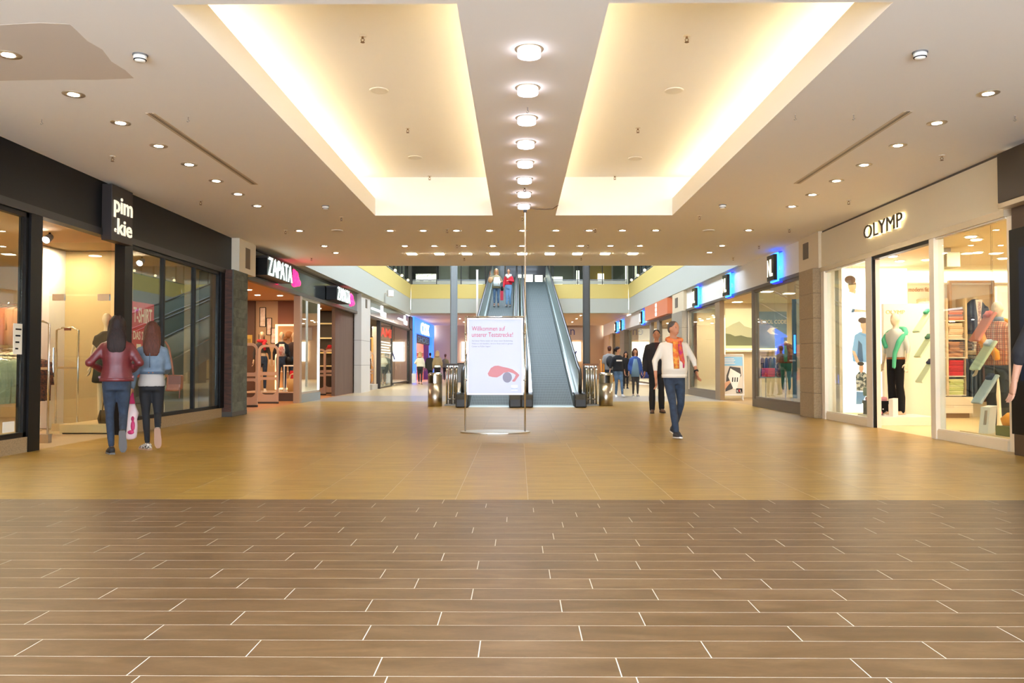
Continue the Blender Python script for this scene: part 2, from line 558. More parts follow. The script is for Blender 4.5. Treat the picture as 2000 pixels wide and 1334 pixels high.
# upper shop fronts seen in the slit above the slab edge
def upanel(x0, x1, z0, z1, mat, nm='shop_panel', y=53.9):
    return MB().box(x0, x1, y, y + 0.08, z0, z1).obj(nm, mat, ub)
UDARK = M('upper_dark', '2b2a24', 0.3, coat=0.5); ULIT = M('upper_lit', 'f4f6e6', 0.5, emit=1.3, ecol='f3f5df'); UGREEN = M('upper_glazed', '6d7466', 0.15, coat=0.6)
UYEL = M('upper_yellow', 'd6b057', 0.6)
for a in ((-8.6, -7.2, 5.5, 8.2, UGREEN), (-6.9, -5.2, 5.5, 8.2, UDARK), (-6.7, -5.3, 6.45, 7.0, ULIT), (-5.1, -3.3, 5.5, 8.2, M('upper_pale', 'cfd2bf', 0.5)), (-3.2, -0.9, 5.5, 8.2, UGREEN),
          (-0.8, 2.0, 5.5, 8.2, UDARK), (2.1, 3.6, 5.5, 8.2, UGREEN), (3.7, 4.6, 5.5, 8.2, UDARK), (4.7, 6.1, 5.5, 8.2, UYEL), (6.2, 8.8, 5.5, 8.2, UGREEN)):
    upanel(*a)
for a in ((-2.9, -2.0, 5.95, 6.12), (-2.7, -2.3, 6.3, 6.5), (0.0, 0.95, 6.3, 6.95), (1.1, 1.6, 6.45, 6.9), (2.2, 2.9, 6.2, 6.8), (3.8, 4.0, 6.2, 7.2), (5.2, 5.6, 6.3, 7.0), (-1.6, -1.3, 5.7, 5.8), (7.0, 7.15, 5.6, 7.5), (7.6, 7.75, 5.6, 7.5)):
    upanel(*a, ULIT, 'lit_panel', 53.85)
# railings
def railing(label, p0, p1, n):
    p0, p1 = Vector(p0), Vector(p1)
    t = thing('gallery_railing', label, 'railing', p0)
    d = p1 - p0; L = d.length; u = d / L; w = Vector((0, 0, 1)).cross(u) * 0.02
    def bar(z0, z1, nm, mat, wd=1.0):
        return MB().obox(p0 + d / 2 + Vector((0, 0, (z0 + z1) / 2)), d / 2, w * wd, Vector((0, 0, (z1 - z0) / 2))).obj(nm, mat, t)
    bar(0.02, 0.2, 'kick_plate', WFAS, 0.5); bar(0.22, 0.27, 'lower_rail', GREYMETAL, 1.5); bar(1.02, 1.07, 'handrail', STEEL, 1.5)
    bar(0.29, 1.0, 'glass_panel', GLASS, 0.3)
    for i in range(n + 1):
        q = p0 + d * (i / n)
        MB().obox(q + Vector((0, 0, 0.51)), u * 0.02, w * 1.8, Vector((0, 0, 0.51))).obj('post', DARKMETAL, t)
    return t
railing('grey steel railing with glass on the far gallery edge, left of the ramps', (-5.8, 45.1, 5.45), (-1.78, 45.1, 5.45), 3)
railing('grey steel railing with glass on the far gallery edge, right of the ramps', (1.9, 45.1, 5.45), (5.95, 45.1, 5.45), 3)
railing('grey steel railing with glass along the left gallery', (-6.15, 22.8, 5.45), (-6.15, 44.9, 5.45), 16)
railing('grey steel railing with glass along the right gallery', (6.3, 22.8, 5.45), (6.3, 44.9, 5.45), 16)
GLOBE = M('globe_glow', 'fff1c8', 0.4, emit=2.2, ecol='ffe9b0')
g0 = None
for sx, side in ((-5.90, 'left'), (6.06, 'right')):
    for i in range(5):
        y = 44.1 - 2.3 * i
        lab = f'small glowing globe lamp on the {side} gallery edge, {["first", "second", "third", "fourth", "fifth"][i]} from the far corner'
        if g0 is None:
            g0 = thing('globe_lamp', lab, 'lamp', (sx, y, 5.45), 0, 'globe lamps on the gallery edges')
            MB().cyl((0, 0, 0), (0, 0, 0.09), 0.02, n=8).obj('stem', DARKMETAL, g0, world=False)
            MB().ell((0, 0, 0.14), (0.07, 0.07, 0.07), 10, 6).obj('globe', GLOBE, g0, True, world=False)
        else:
            dup(g0, (sx, y, 5.45), label=lab)
# columns
for x, mt, lab in ((-2.34, M('column_grey', '8d9496', 0.5), 1), (2.48, M('column_dark', '4b4947', 0.5), 2)):
    cb = MB(); s = 0.125; c = 0.04
    pl = [(-s + c, -s), (s - c, -s), (s, -s + c), (s, s - c), (s - c, s), (-s + c, s), (-s, s - c), (-s, -s + c)]
    cb.prism(pl, (x, 30, 0), (1, 0, 0), (0, 1, 0), 9.95)
    struct('column', cb, mt)

# ------------------------------------------------------------------ far end
BEIGE = M('beige_wall', 'c4a98c', 0.8)
wb_ = struct('wall_back', MB().box(-6.6, 6.6, 60, 60.3, 0, 3.9), BEIGE)
MB().box(-3.4, -3.36, 59.97, 60, 0, 3.88).box(-3.4, -1.2, 59.97, 60, 2.86, 2.89).obj('panel_joint', M('joint', '8c765e', 0.8), wb_)
LITW = M('lit_window', 'fff6e6', 0.5, emit=2.2, ecol='fff3df'); BLUE = M('blue_print', '2749a8', 0.5)
for x0, x1, lab in ((-4.15, -3.1, 'lit white window with a blue slash at the left of the far wall'), (2.9, 4.6, 'lit white window with a blue check at the right of the far wall')):
    t = thing('display_window', lab, 'window', (x0, 59.9, 1.2), 0, 'lit windows in the far wall')
    MB().box(x0, x1, 59.88, 59.97, 1.3, 2.7).obj('lightbox', LITW, t)
    MB().frame((x0, 59.9, 1.25), (1, 0, 0), (0, 0, 1), x1 - x0, 1.5, 0.05, 0.04).obj('frame', CREAM, t)
    xm = x0 + 0.62 * (x1 - x0)
    bl = MB().prism([(0, 0.1), (0.1, 0.1), (0.32, 0.75), (0.2, 0.75)], (xm, 59.87, 1.3), (1, 0, 0), (0, 0, 1), 0.01)
    if x0 > 0: bl.prism([(0, 0.1), (0.1, 0.1), (-0.14, 0.75), (-0.26, 0.75)], (xm, 59.87, 1.3), (1, 0, 0), (0, 0, 1), 0.01)
    bl.obj('blue_mark', BLUE, t)
t = thing('shop_sign', 'grey sign panel ending in the letters en on the far wall', 'sign', (3.6, 59.9, 3.0))
MB().box(2.6, 4.9, 59.87, 59.97, 2.85, 3.75).obj('panel', M('sign_grey', 'cfc6bf', 0.6), t)
text('lettering', 'en', M('sign_blue_text', '5560a0', 0.5), t, (3.35, 59.86, 3.2), (1, 0, 0), (0, 0, 1), 0.75, 0.42)
t = thing('counter', 'dark grey counter in front of the far wall, by the left column', 'counter', (-3.0, 50, 0))
MB().box(-4.0, -2.4, 49.7, 50.4, 0, 1.1).obj('body', GREYMETAL, t); MB().box(-4.1, -2.3, 49.6, 50.5, 1.1, 1.16).obj('top', DARKMETAL, t)
t = thing('counter', 'orange yellow counter standing at the right of the far wall', 'counter', (5.7, 52, 0))
MB().box(5.2, 6.0, 51.7, 52.3, 0, 1.35).obj('body', M('orange_counter', 'd99a35', 0.5), t); MB().box(5.15, 6.05, 51.65, 52.35, 1.35, 1.4).obj('top', CREAM, t)
# corridor walls behind the camera, beside the daylit entrance
struct('wall_left', MB().box(-6.4, -6.2, -3, 8.4, 0, 3.8), M('entrance_wall', 'b9ab97', 0.8))
struct('wall_right', MB().box(6.2, 6.4, -3, 8.3, 0, 3.8), MATS['entrance_wall'])

# ------------------------------------------------------------------ figures: people and mannequins
EXTRA = {}
def finish_blobs():
    dg = bpy.context.evaluated_depsgraph_get()
    new = [(o, bpy.data.meshes.new_from_object(o.evaluated_get(dg))) for o in BLOBS]
    for o, me in new:
        old = o.data
        mats = list(old.materials)
        if o.name in EXTRA:
            ex = EXTRA[o.name]
            vs = [tuple(v.co) for v in me.vertices]; fs = [tuple(p.vertices) for p in me.polygons]
            k = len(vs)
            vs += ex.v; fs += [tuple(i + k for i in f) for f in ex.f]
            bpy.data.meshes.remove(me)
            me = bpy.data.meshes.new(o.name); me.from_pydata(vs, [], fs); me.update()
        me.materials.clear()
        for m_ in mats: me.materials.append(m_)
        o.modifiers.clear(); o.data = me
        me.polygons.foreach_set('use_smooth', [True] * len(me.polygons))
        if old.users == 0: bpy.data.meshes.remove(old)
    BLOBS.clear()

SKIN = M('skin_light', 'c98f6c', 0.55); SKINW = M('skin_warm', 'b57a58', 0.55)
MANN = M('mannequin_beige', 'cdb08c', 0.4); MANNW = M('mannequin_pale', 'dcc6a2', 0.4)
DENIM = M('denim_dark', '1f2836', 0.85, noise=(14, '2f3d50', 0.25)); DENIMB = M('denim_blue', '3f5670', 0.85, noise=(14, '5b7590', 0.25))
HAIRD = M('hair_dark', '140b09', 0.6, noise=(30, '2a1712', .2), stretch=(5, 5, .4), bump=.6, spec=.3); HAIRB = M('hair_brown', '3a1c10', 0.6, noise=(30, '5c3020', .2), stretch=(5, 5, .4), bump=.6, spec=.3); HAIRG = M('hair_grey', '4c423c', 0.55); HAIRL = M('hair_blond', 'b08a58', 0.5)
TORSO = {'m': [(.84, .150, .105), (.92, .162, .115), (1.02, .156, .112), (1.12, .154, .112), (1.24, .168, .118), (1.34, .180, .115), (1.39, .168, .100), (1.435, .120, .080), (1.475, .074, .064), (1.51, .060, .056)],
         'f': [(.84, .158, .110), (.92, .168, .118), (1.02, .146, .104), (1.11, .128, .095), (1.22, .142, .105), (1.32, .150, .100), (1.37, .138, .087), (1.41, .098, .070), (1.45, .060, .054), (1.49, .050, .048)]}
LEG = {'stand': ((.088, -.01, .49), (.088, .02, .085), (.12, -1, 0), (0, 0, 1)),
       'fwd': ((.085, -.15, .51), (.08, -.27, .10), (.05, -1, .12), (0, .12, 1)),
       'mid': ((.07, -.05, .49), (.07, .03, .085), (.05, -1, 0), (0, 0, 1)),
       'back': ((.085, .03, .50), (.085, .30, .20), (.05, -.45, -.9), (0, -.9, .45)),
       'lift': ((.08, -.03, .48), (.10, .30, .26), (.05, -.15, -1), (0, -1, .15))}
ARM = {'down': ((.235, .03, 1.13), (.25, -.03, .88)), 'fwd': ((.24, -.02, 1.13), (.23, -.17, .92)), 'back': ((.245, .11, 1.14), (.26, .16, .90)),
       'bent': ((.29, .06, 1.14), (.17, -.16, 1.05)), 'out': ((.27, .0, 1.14), (.33, -.05, .90)), 'chest': ((.25, -.02, 1.14), (.08, -.22, 1.16)), 'face': ((.24, -.16, 1.22), (.08, -.24, 1.46))}

def ring(z, rx, ry, n=14, cx=0.0, cy=0.0, sq=1.0):
    out = []
    for k in range(n):
        t = 2 * math.pi * k / n
        c, s_ = math.cos(t), math.sin(t)
        out.append((cx + rx * abs(c) ** sq * (1 if c >= 0 else -1), cy + ry * s_, z))
    return out

def torso(mb, sex, z0, z1, g, lean=0.0, belly=0.0, flare=0.0):
    tb = TORSO[sex]
    zs = sorted(set([z0, z1] + [r[0] for r in tb if z0 < r[0] < z1]))
    rr = []
    for z in zs:
        rx = float(np.interp(z, [r[0] for r in tb], [r[1] for r in tb])); ry = float(np.interp(z, [r[0] for r in tb], [r[2] for r in tb]))
        bl = belly * math.exp(-((z - 1.06) / 0.13) ** 2)
        fl = flare * max(0, (1.0 - z))
        rr.append(ring(z, rx + g + bl * .4 + fl, ry + g + bl * .5 + fl, 16, 0, -bl * .6 - lean * (z - .9), 0.85))
    mb.loft(rr)

def sphere_chain(mb, pts, rs, n=10):
    mb.tube(pts, rs, n)
    for p, r in ((pts[0], rs[0]), (pts[-1], rs[-1])): mb.ell(p, (r, r, r), n, 6)
    for p, r in list(zip(pts, rs))[1:-1]: mb.ell(p, (r * .99, r * .99, r * .99), n, 6)

def hand(mb, w, d, side, curl=0.5):
    """palm, four unequal fingers and a thumb; w wrist, d direction, side = thumb direction"""
    w, d = Vector(w), Vector(d).normalized()
    s_ = Vector(side); s_ = (s_ - d * s_.dot(d)).normalized()
    n = d.cross(s_)
    def rg(c, a, b): return [c + s_ * (a * math.cos(t)) + n * (b * math.sin(t)) for t in [2 * math.pi * k / 8 for k in range(8)]]
    mb.loft([rg(w - d * .03, .024, .02), rg(w, .026, .019), rg(w + d * .035, .038, .017), rg(w + d * .08, .041, .014), rg(w + d * .095, .034, .010)])
    for i, (off, L) in enumerate(((.030, .068), (.010, .078), (-.010, .073), (-.029, .058))):
        b = w + d * .088 + s_ * off
        d2 = (d + n * curl * .6).normalized(); d3 = (d + n * curl * 1.8).normalized()
        mb.tube([b, b + d2 * L * .5, b + d2 * L * .5 + d3 * L * .5], [.0095, .009, .0065], 6)
    b = w + d * .02 + s_ * .026
    t1_ = (d * .8 + s_ * .7 + n * .3).normalized(); t2_ = (d + n * .35).normalized()
    mb.tube([b, b + t1_ * .045, b + t1_ * .045 + t2_ * .035], [.012, .011, .008], 6)

def scale(mb, k):
    mb.v = [(x * k, y * k, z * k) for x, y, z in mb.v]; return mb

def figure(label, loc, rz, h=1.7, sex='f', skin=SKIN, legs=('stand', 'stand'), arms=('down', 'down'), top=None, bottom=None, shoes=None, hair=None, turn=0.0, name='person', cat='person', vox=0.022,
           group=None, lean=0.0, belly=0.0, inner=None, face=False, sole=None, tilt=0.0, curl=0.5, hands=True, headless=False):
    """one continuous body; clothes, hair and shoes are its children. Faces -Y at rz = 0. legs/arms are (own right, own left)."""
    k = h / 1.75
    t = thing(name, label, cat, loc, rz, group)
    LG = []
    for sx, lg in zip((-1, 1), legs):
        kn, an, fd, fu = LEG[lg] if isinstance(lg, str) else lg
        m3 = lambda p: (p[0] * sx, p[1], p[2])
        LG.append(((.086 * sx, 0, .90), m3(kn), m3(an), m3(fd), m3(fu)))
    shz = 1.375 if sex == 'm' else 1.345; shx = .176 if sex == 'm' else .146
    AR = []
    for sx, ar in zip((-1, 1), arms):
        el, wr = ARM[ar] if isinstance(ar, str) else ar
        q = 0.0 if sex == 'm' else -.025
        AR.append(((shx * sx, -lean * (shz - .9), shz), (el[0] * sx + q * sx, el[1] - lean * (el[2] - .9), el[2]), (wr[0] * sx + q * sx, wr[1] - lean * (wr[2] - .9), wr[2])))
    hy = -lean * .7
    HR = Matrix.Rotation(turn, 3, 'Z') @ Matrix.Rotation(tilt, 3, 'X')
    def H(p): q = HR @ Vector((p[0], p[1], p[2] - 1.56)); return (q.x, q.y + hy, q.z + 1.56)
    b = MB()
    torso(b, sex, .85, 1.485, -.012, lean, belly * .8)
    for hp, kn, an, fd, fu in LG:
        sphere_chain(b, [hp, ((hp[0] + kn[0]) / 2, (hp[1] + kn[1]) / 2 - .005, (hp[2] + kn[2]) / 2), kn, ((kn[0] * .6 + an[0] * .4), (kn[1] * .6 + an[1] * .4) + .012, kn[2] * .6 + an[2] * .4), an], [.070, .060, .046, .046, .032] if not bottom else [.066, .052, .036, .034, .030])
        a = Vector(an); f = Vector(fd).normalized(); u_ = Vector(fu).normalized()
        b.ell(a - u_ * .045 + f * .05, (.03, .03, .03), 8, 6)
    aw = .040 if sex == 'm' else .033
    for sh, el, wr in AR:
        sphere_chain(b, [sh, el, wr], [aw + .006, aw - .003, .024])
    if not headless:
        b.tube([(0, hy + .015, 1.44), H((0, .012, 1.58))], [.054, .050], 10)
        b.ell(H((0, -.005, 1.645)), (.072, .090, .104), 14, 10, HR)
        b.ell(H((0, -.035, 1.585)), (.052, .055, .055), 12, 8, HR)
        b.ell(H((0, -.100, 1.622)), (.012, .016, .02), 8, 6, HR)
        for sx in (-1, 1): b.ell(H((.073 * sx, .005, 1.625)), (.012, .02, .03), 8, 6, HR)
    else:
        b.tube([(0, hy + .015, 1.44), (0, hy + .01, 1.54)], [.054, .045], 10)
    scale(b, k)
    body = blob(b, 'body', skin, t, vox, 5)
    if hands:
        ex = MB()
        for (sh, el, wr), sx in zip(AR, (-1, 1)):
            d = Vector(wr) - Vector(el)
            hand(ex, wr, d, (0, -1, 0) if abs(d.normalized().y) < .8 else (0, 0, 1), curl if sx < 0 else -curl)
        scale(ex, k); EXTRA[body.name] = ex
    if inner:
        mt, z0 = inner; c = MB(); torso(c, sex, z0, 1.30, .004, lean, belly, .05); scale(c, k); blob(c, 'undershirt', mt, t, vox, 3)
    if bottom:
        mt, cut, wide = bottom[:3]
        c = MB(); torso(c, sex, .80, 1.03, .004, lean, belly * .5)
        for hp, kn, an, fd, fu in LG:
            e = Vector(kn).lerp(Vector(an), cut)
            sphere_chain(c, [(hp[0], hp[1], hp[2]), ((hp[0] + kn[0]) / 2, (hp[1] + kn[1]) / 2 - .004, (hp[2] + kn[2]) / 2), kn, tuple(Vector(kn).lerp(Vector(an), min(.45, cut * .6)) + Vector((0, .008, 0))), tuple(e)], [.086, .076, .056 + wide * .5, .054 + wide, .042 + wide])
        scale(c, k); blob(c, 'trousers', mt, t, vox, 4)
    if top:
        mt, z0, sl, g = top[:4]
        c = MB(); torso(c, sex, z0, 1.475 if sex == 'm' else 1.455, g, lean, belly, top[4] if len(top) > 4 else 0)
        if sl > 0:
            for sh, el, wr in AR:
                pts = [sh, el]; rs = [aw + .006 + g * .75, aw - .002 + g * .8]
                if sl <= 1: pts[1] = tuple(Vector(sh).lerp(Vector(el), sl))
                else: pts.append(tuple(Vector(el).lerp(Vector(wr), sl - 1))); rs.append(.025 + g * .7)
                sphere_chain(c, pts, rs)
        scale(c, k); blob(c, 'top', mt, t, vox, 5)
    if shoes:
        for hp, kn, an, fd, fu in LG:
            f = Vector(fd).normalized(); u_ = Vector(fu); u_ = (u_ - f * u_.dot(f)).normalized(); r_ = f.cross(u_)
            a = Vector(an) - u_ * .085 - f * .07
            up, so = MB(), MB()
            T = ((0, .028, .075), (.03, .036, .095), (.09, .036, .092), (.15, .043, .066), (.21, .041, .05), (.25, .028, .04), (.268, .012, .03))
            def rg(x, w, z0, z1): return [a + f * x + r_ * (w * q) + u_ * z for q, z in ((-1, z0), (1, z0), (1, (z0 + z1) / 2), (.7, z1), (-.7, z1), (-1, (z0 + z1) / 2))]
            up.loft([rg(x, w, .018, z) for x, w, z in T]); so.loft([rg(x + (.004 if i > 3 else -.002 if i == 0 else 0), w + .004, 0, .022) for i, (x, w, z) in enumerate(T)])
            scale(up, k); scale(so, k)
            so_ = so.obj('sole', sole or M('sole_white', 'd8d4cc', 0.7), None if False else up.obj('shoe', shoes, t, True, world=False), world=False)
    if hair:
        st, mt = hair; c = MB()
        if st == 'short':
            c.ell(H((0, .012, 1.672)), (.078, .092, .083), 14, 10, HR); c.ell(H((0, .045, 1.63)), (.07, .055, .075), 12, 8, HR)
        elif st in ('long', 'mid'):
            zb = 1.27 if st == 'long' else 1.42
            c.ell(H((0, .012, 1.67)), (.083, .100, .090), 14, 10, HR); c.ell(H((0, .05, 1.62)), (.082, .062, .10), 12, 8, HR)
            c.loft([ring(z, rx, ry, 12, 0, cy + hy) for z, rx, ry, cy in ((zb, .075, .015, .12), (zb + .06, .11, .024, .12), (1.44, .118, .036, .105), (1.55, .098, .052, .07), (1.66, .07, .05, .03))])
            for sx in (-1, 1): c.tube([H((.07 * sx, .0, 1.68)), H((.085 * sx, .02, 1.58)), (.09 * sx, hy + .05, 1.46), (.085 * sx, hy + .07, zb + .1)], [.03, .03, .03, .02], 8)
        elif st == 'tail':
            c.ell(H((0, .012, 1.672)), (.080, .096, .086), 14, 10, HR); c.ell(H((0, .045, 1.63)), (.072, .058, .08), 12, 8, HR)
            c.ell(H((0, .12, 1.66)), (.04, .045, .04), 10, 8, HR); c.tube([H((0, .12, 1.65)), H((.01, .15, 1.56)), H((.01, .13, 1.44))], [.03, .028, .01], 8)
        scale(c, k); blob(c, 'hair', mt, t, vox * .8, 3)
    if face:
        for sx in (-1, 1):
            scale(MB().ell(H((.03 * sx, -.078, 1.645)), (.011, .006, .006), 8, 6, HR), k).obj('eye', M('eye_dark', '1c1512', 0.3), t, True, world=False)
            scale(MB().ell(H((.029 * sx, -.076, 1.662)), (.014, .005, .004), 8, 6, HR), k).obj('eyebrow', M('brow', '3b2b22', 0.6), t, True, world=False)
        scale(MB().ell(H((0, -.080, 1.575)), (.022, .006, .006), 8, 6, HR), k).obj('mouth', M('lips', '9c5a4c', 0.5), t, True, world=False)
    return t

def part_on(t, mb, name, mat, h, vox=0.0, smooth=True):
    scale(mb, h / 1.75)
    return blob(mb, name, mat, t, vox, 3) if vox else mb.obj(name, mat, t, smooth, world=False)

# ------------------------------------------------------------------ ceiling fittings
RING = M('lamp_ring', 'b9a98e', 0.35, 0.6); CUP = M('lamp_reflector', 'e8e8e8', 0.15, 1.0); LAMPON = M('lamp_on', 'fbf7ff', 0.4, emit=80, ecol='fff2e2')
LAMPDIM = M('lamp_dim', 'f2f2ea', 0.3, emit=34, ecol='fff0d8')
def downlight(name, label, lampmat, group):
    t = thing(name, label, 'light', (0, 0, 0), 0, group)
    MB().lathe((0, 0, -0.006), [(0.075, 0), (0.105, 0.0), (0.108, 0.004), (0.108, 0.006), (0.075, 0.006)], 20).obj('trim_ring', RING, t, True, world=False)
    MB().lathe((0, 0, -0.005), [(0.076, 0.0), (0.05, 0.004)], 20).obj('reflector', CUP, t, True, world=False)
    MB().lathe((0, 0, -0.012), [(0.0, 0.0), (0.045, 0.002), (0.06, 0.008)], 16).obj('lamp', lampmat, t, True, world=False)
    MB().box(-0.07, 0.07, -0.004, 0.004, -0.016, -0.012).obj('clip_bar', CUP, t, world=False)
    return t
ORD = ['first', 'second', 'third', 'fourth', 'fifth', 'sixth', 'seventh', 'eighth', 'ninth', 'tenth', 'eleventh']
dl = downlight('downlight', '', LAMPON, 'round ceiling downlights'); dimd = downlight('downlight', '', LAMPDIM, 'round ceiling downlights')
used = {}
def put(proto, loc, label):
    if proto.name not in used:
        used[proto.name] = 1; proto.location = loc; proto['label'] = label
        return proto
    return dup(proto, loc, label=label)
for i, y in enumerate([7.11, 8.17, 9.15, 10.13, 11.08, 12.08, 13.03, 14.01]):
    put(dl if i < 3 or i in (4, 6) else dimd, (-4.45, y, 3.8), f'{ORD[i]} round downlight from the front in the row above the black shop front')
for i, y in enumerate([8.21, 9.22, 10.17, 11.17, 12.14, 13.14, 14.12]):
    put(dimd, (4.69, y, 3.8), f'{ORD[i]} round downlight from the front in the row nearest the white shop front')
for y, nm in ((16.64, 'nearer'), (18.81, 'farther')):
    for i in range(9):
        put(dimd if i % 3 else dl, (-2.59 + 0.671 * i, y, 3.8), f'{ORD[i]} round downlight from the left in the {nm} cross row of nine')
    for x, sd in ((-4.43, 'left'), (4.65, 'right')):
        put(dimd, (x, y, 3.8), f'single round downlight {sd} of the {nm} cross row of nine')
for x, sd in ((-4.42, 'left'), (4.63, 'right')):
    put(dimd, (x, 19.95, 3.8), f'single round downlight {sd} of the bright square lamps')
for i, (x, y) in enumerate([(x, y) for y in (47.5, 51.0, 55.0) for x in (-3.6, -1.2, 1.2, 3.6)]):  # downlight rows added to brighten the dark area under the far gallery
    put(dl, (x, y, 3.9), f'{["first", "second", "third", "fourth"][i % 4]} round downlight from the left in the {["nearest", "middle", "farthest"][i // 4]} row added under the far gallery')
# square recessed lamps
SQ = M('square_lamp_glow', 'fffbe8', 0.4, emit=40, ecol='fff6d8')
sq = thing('square_lamp', '', 'light', (0, 0, 0), 0, 'bright square ceiling lamps')
MB().frame((-0.13, -0.13, -0.008), (1, 0, 0), (0, 1, 0), 0.26, 0.26, 0.02, 0.008).obj('frame', WHITE, sq, world=False)
MB().box(-0.11, 0.11, -0.11, 0.11, -0.02, -0.004).obj('diffuser', SQ, sq, world=False, bevel=0.01)
for i in range(9):
    put(sq, (-2.6 + 0.675 * i, 20.12, 3.8), f'{ORD[i]} bright square lamp from the left in the row at the ceiling edge')
# glass drum lamps down the middle strip
DRUM = M('drum_glow', 'f7f2ff', 0.4, emit=4, ecol='f1ecff')
dr = thing('drum_lamp', '', 'light', (0, 0, 0), 0, 'frosted drum lamps on the middle ceiling strip')
MB().lathe((0, 0, -0.006), [(0.09, 0), (0.122, 0.0), (0.125, 0.004), (0.125, 0.006), (0.09, 0.006)], 24).obj('trim_ring', RING, dr, True, world=False)
MB().lathe((0, 0, -0.065), [(0.0, 0.012), (0.085, 0.012), (0.085, 0.0), (0.098, 0.0), (0.1, 0.004), (0.1, 0.06), (0.09, 0.06)], 24).obj('glass_drum', DRUM, dr, world=False)
MB().lathe((0, 0, -0.058), [(0.0, 0.0), (0.05, 0.002), (0.06, 0.01)], 16).obj('lamp', LAMPON, dr, True, world=False)
for i in range(8):
    put(dr, (0.095, 7.02 + 0.99 * i, 3.8), f'{ORD[i]} frosted glass drum lamp from the front on the middle ceiling strip')
# smoke detectors
sm = thing('smoke_detector', '', 'detector', (0, 0, 0), 0, 'white smoke detectors')
MB().lathe((0, 0, -0.012), [(0.062, 0), (0.064, 0.002), (0.064, 0.012), (0.0, 0.012)], 20).obj('base_plate', M('detector_grey', '6e6a66', 0.6), sm, True, world=False)
MB().lathe((0, 0, -0.065), [(0.0, 0), (0.035, 0.002), (0.044, 0.012), (0.056, 0.035), (0.056, 0.053)], 20).obj('housing', M('detector_white', 'eee9dd', 0.5), sm, True, world=False)
MB().lathe((0, 0, -0.05), [(0.052, 0.0), (0.0535, 0.004), (0.0535, 0.007), (0.052, 0.007)], 20).obj('slot_ring', BLACKM, sm, world=False)
for x, y, lab in ((-3.3, 7.12, 'white smoke detector in front of the left air slot'), (3.48, 7.11, 'white smoke detector in front of the right air slot'),
                  (-3.29, 14.02, 'white smoke detector behind the left ceiling cove corner'), (3.47, 13.98, 'white smoke detector behind the right ceiling cove corner')):
    put(sm, (x, y, 3.8), lab)
# loudspeakers
sp = thing('ceiling_speaker', '', 'speaker', (0, 0, 0), 0, 'flush ceiling loudspeakers')
MB().lathe((0, 0, -0.012), [(0.095, 0), (0.115, 0.0), (0.118, 0.006), (0.118, 0.012), (0.095, 0.012)], 24).obj('rim', M('speaker_rim', 'e4ddcf', 0.6), sp, True, world=False)
MB().lathe((0, 0, -0.009), [(0.0, -0.003), (0.07, -0.001), (0.095, 0.002)], 24).obj('grille', M('speaker_grille', 'c2b9a8', 0.7, noise=(400, 'a49a88', 0.1)), sp, True, world=False)
for x, y, z, lab in ((-1.65, 9.71, 4.5, 'nearer round loudspeaker in the left cove ceiling'), (-1.62, 12.89, 4.5, 'farther round loudspeaker in the left cove ceiling'),
                     (1.85, 9.74, 4.5, 'nearer round loudspeaker in the right cove ceiling'), (1.85, 12.98, 4.5, 'farther round loudspeaker in the right cove ceiling'),
                     (-3.66, 16.61, 3.8, 'round loudspeaker left of the cross row of downlights'), (3.85, 16.66, 3.8, 'round loudspeaker right of the cross row of downlights')):
    if z > 4: k = (4.5 - 1.1) / (4.35 - 1.1); x *= k; y *= k
    put(sp, (x, y, z), lab)
# sprinklers
sk = thing('sprinkler', '', 'sprinkler', (0, 0, 0), 0, 'ceiling sprinklers')
SPM = M('sprinkler_brass', '7d5f42', 0.4, 0.7)
MB().lathe((0, 0, -0.01), [(0.014, 0), (0.036, 0.006), (0.038, 0.01)], 14).obj('rosette', M('rosette', 'd9cdb8', 0.5), sk, True, world=False)
MB().cyl((0, 0, -0.03), (0, 0, -0.008), 0.012, n=8).tube([(0.012, 0, -0.03), (0.018, 0, -0.045), (0.006, 0, -0.062)], 0.004, 6).tube([(-0.012, 0, -0.03), (-0.018, 0, -0.045), (-0.006, 0, -0.062)], 0.004, 6).obj('frame_arms', SPM, sk, world=False)
MB().lathe((0, 0, -0.07), [(0.0, 0), (0.022, 0.0), (0.022, 0.004), (0.006, 0.008)], 12).obj('deflector', SPM, sk, world=False)
zk = (4.5 - 1.1) / (4.35 - 1.1)
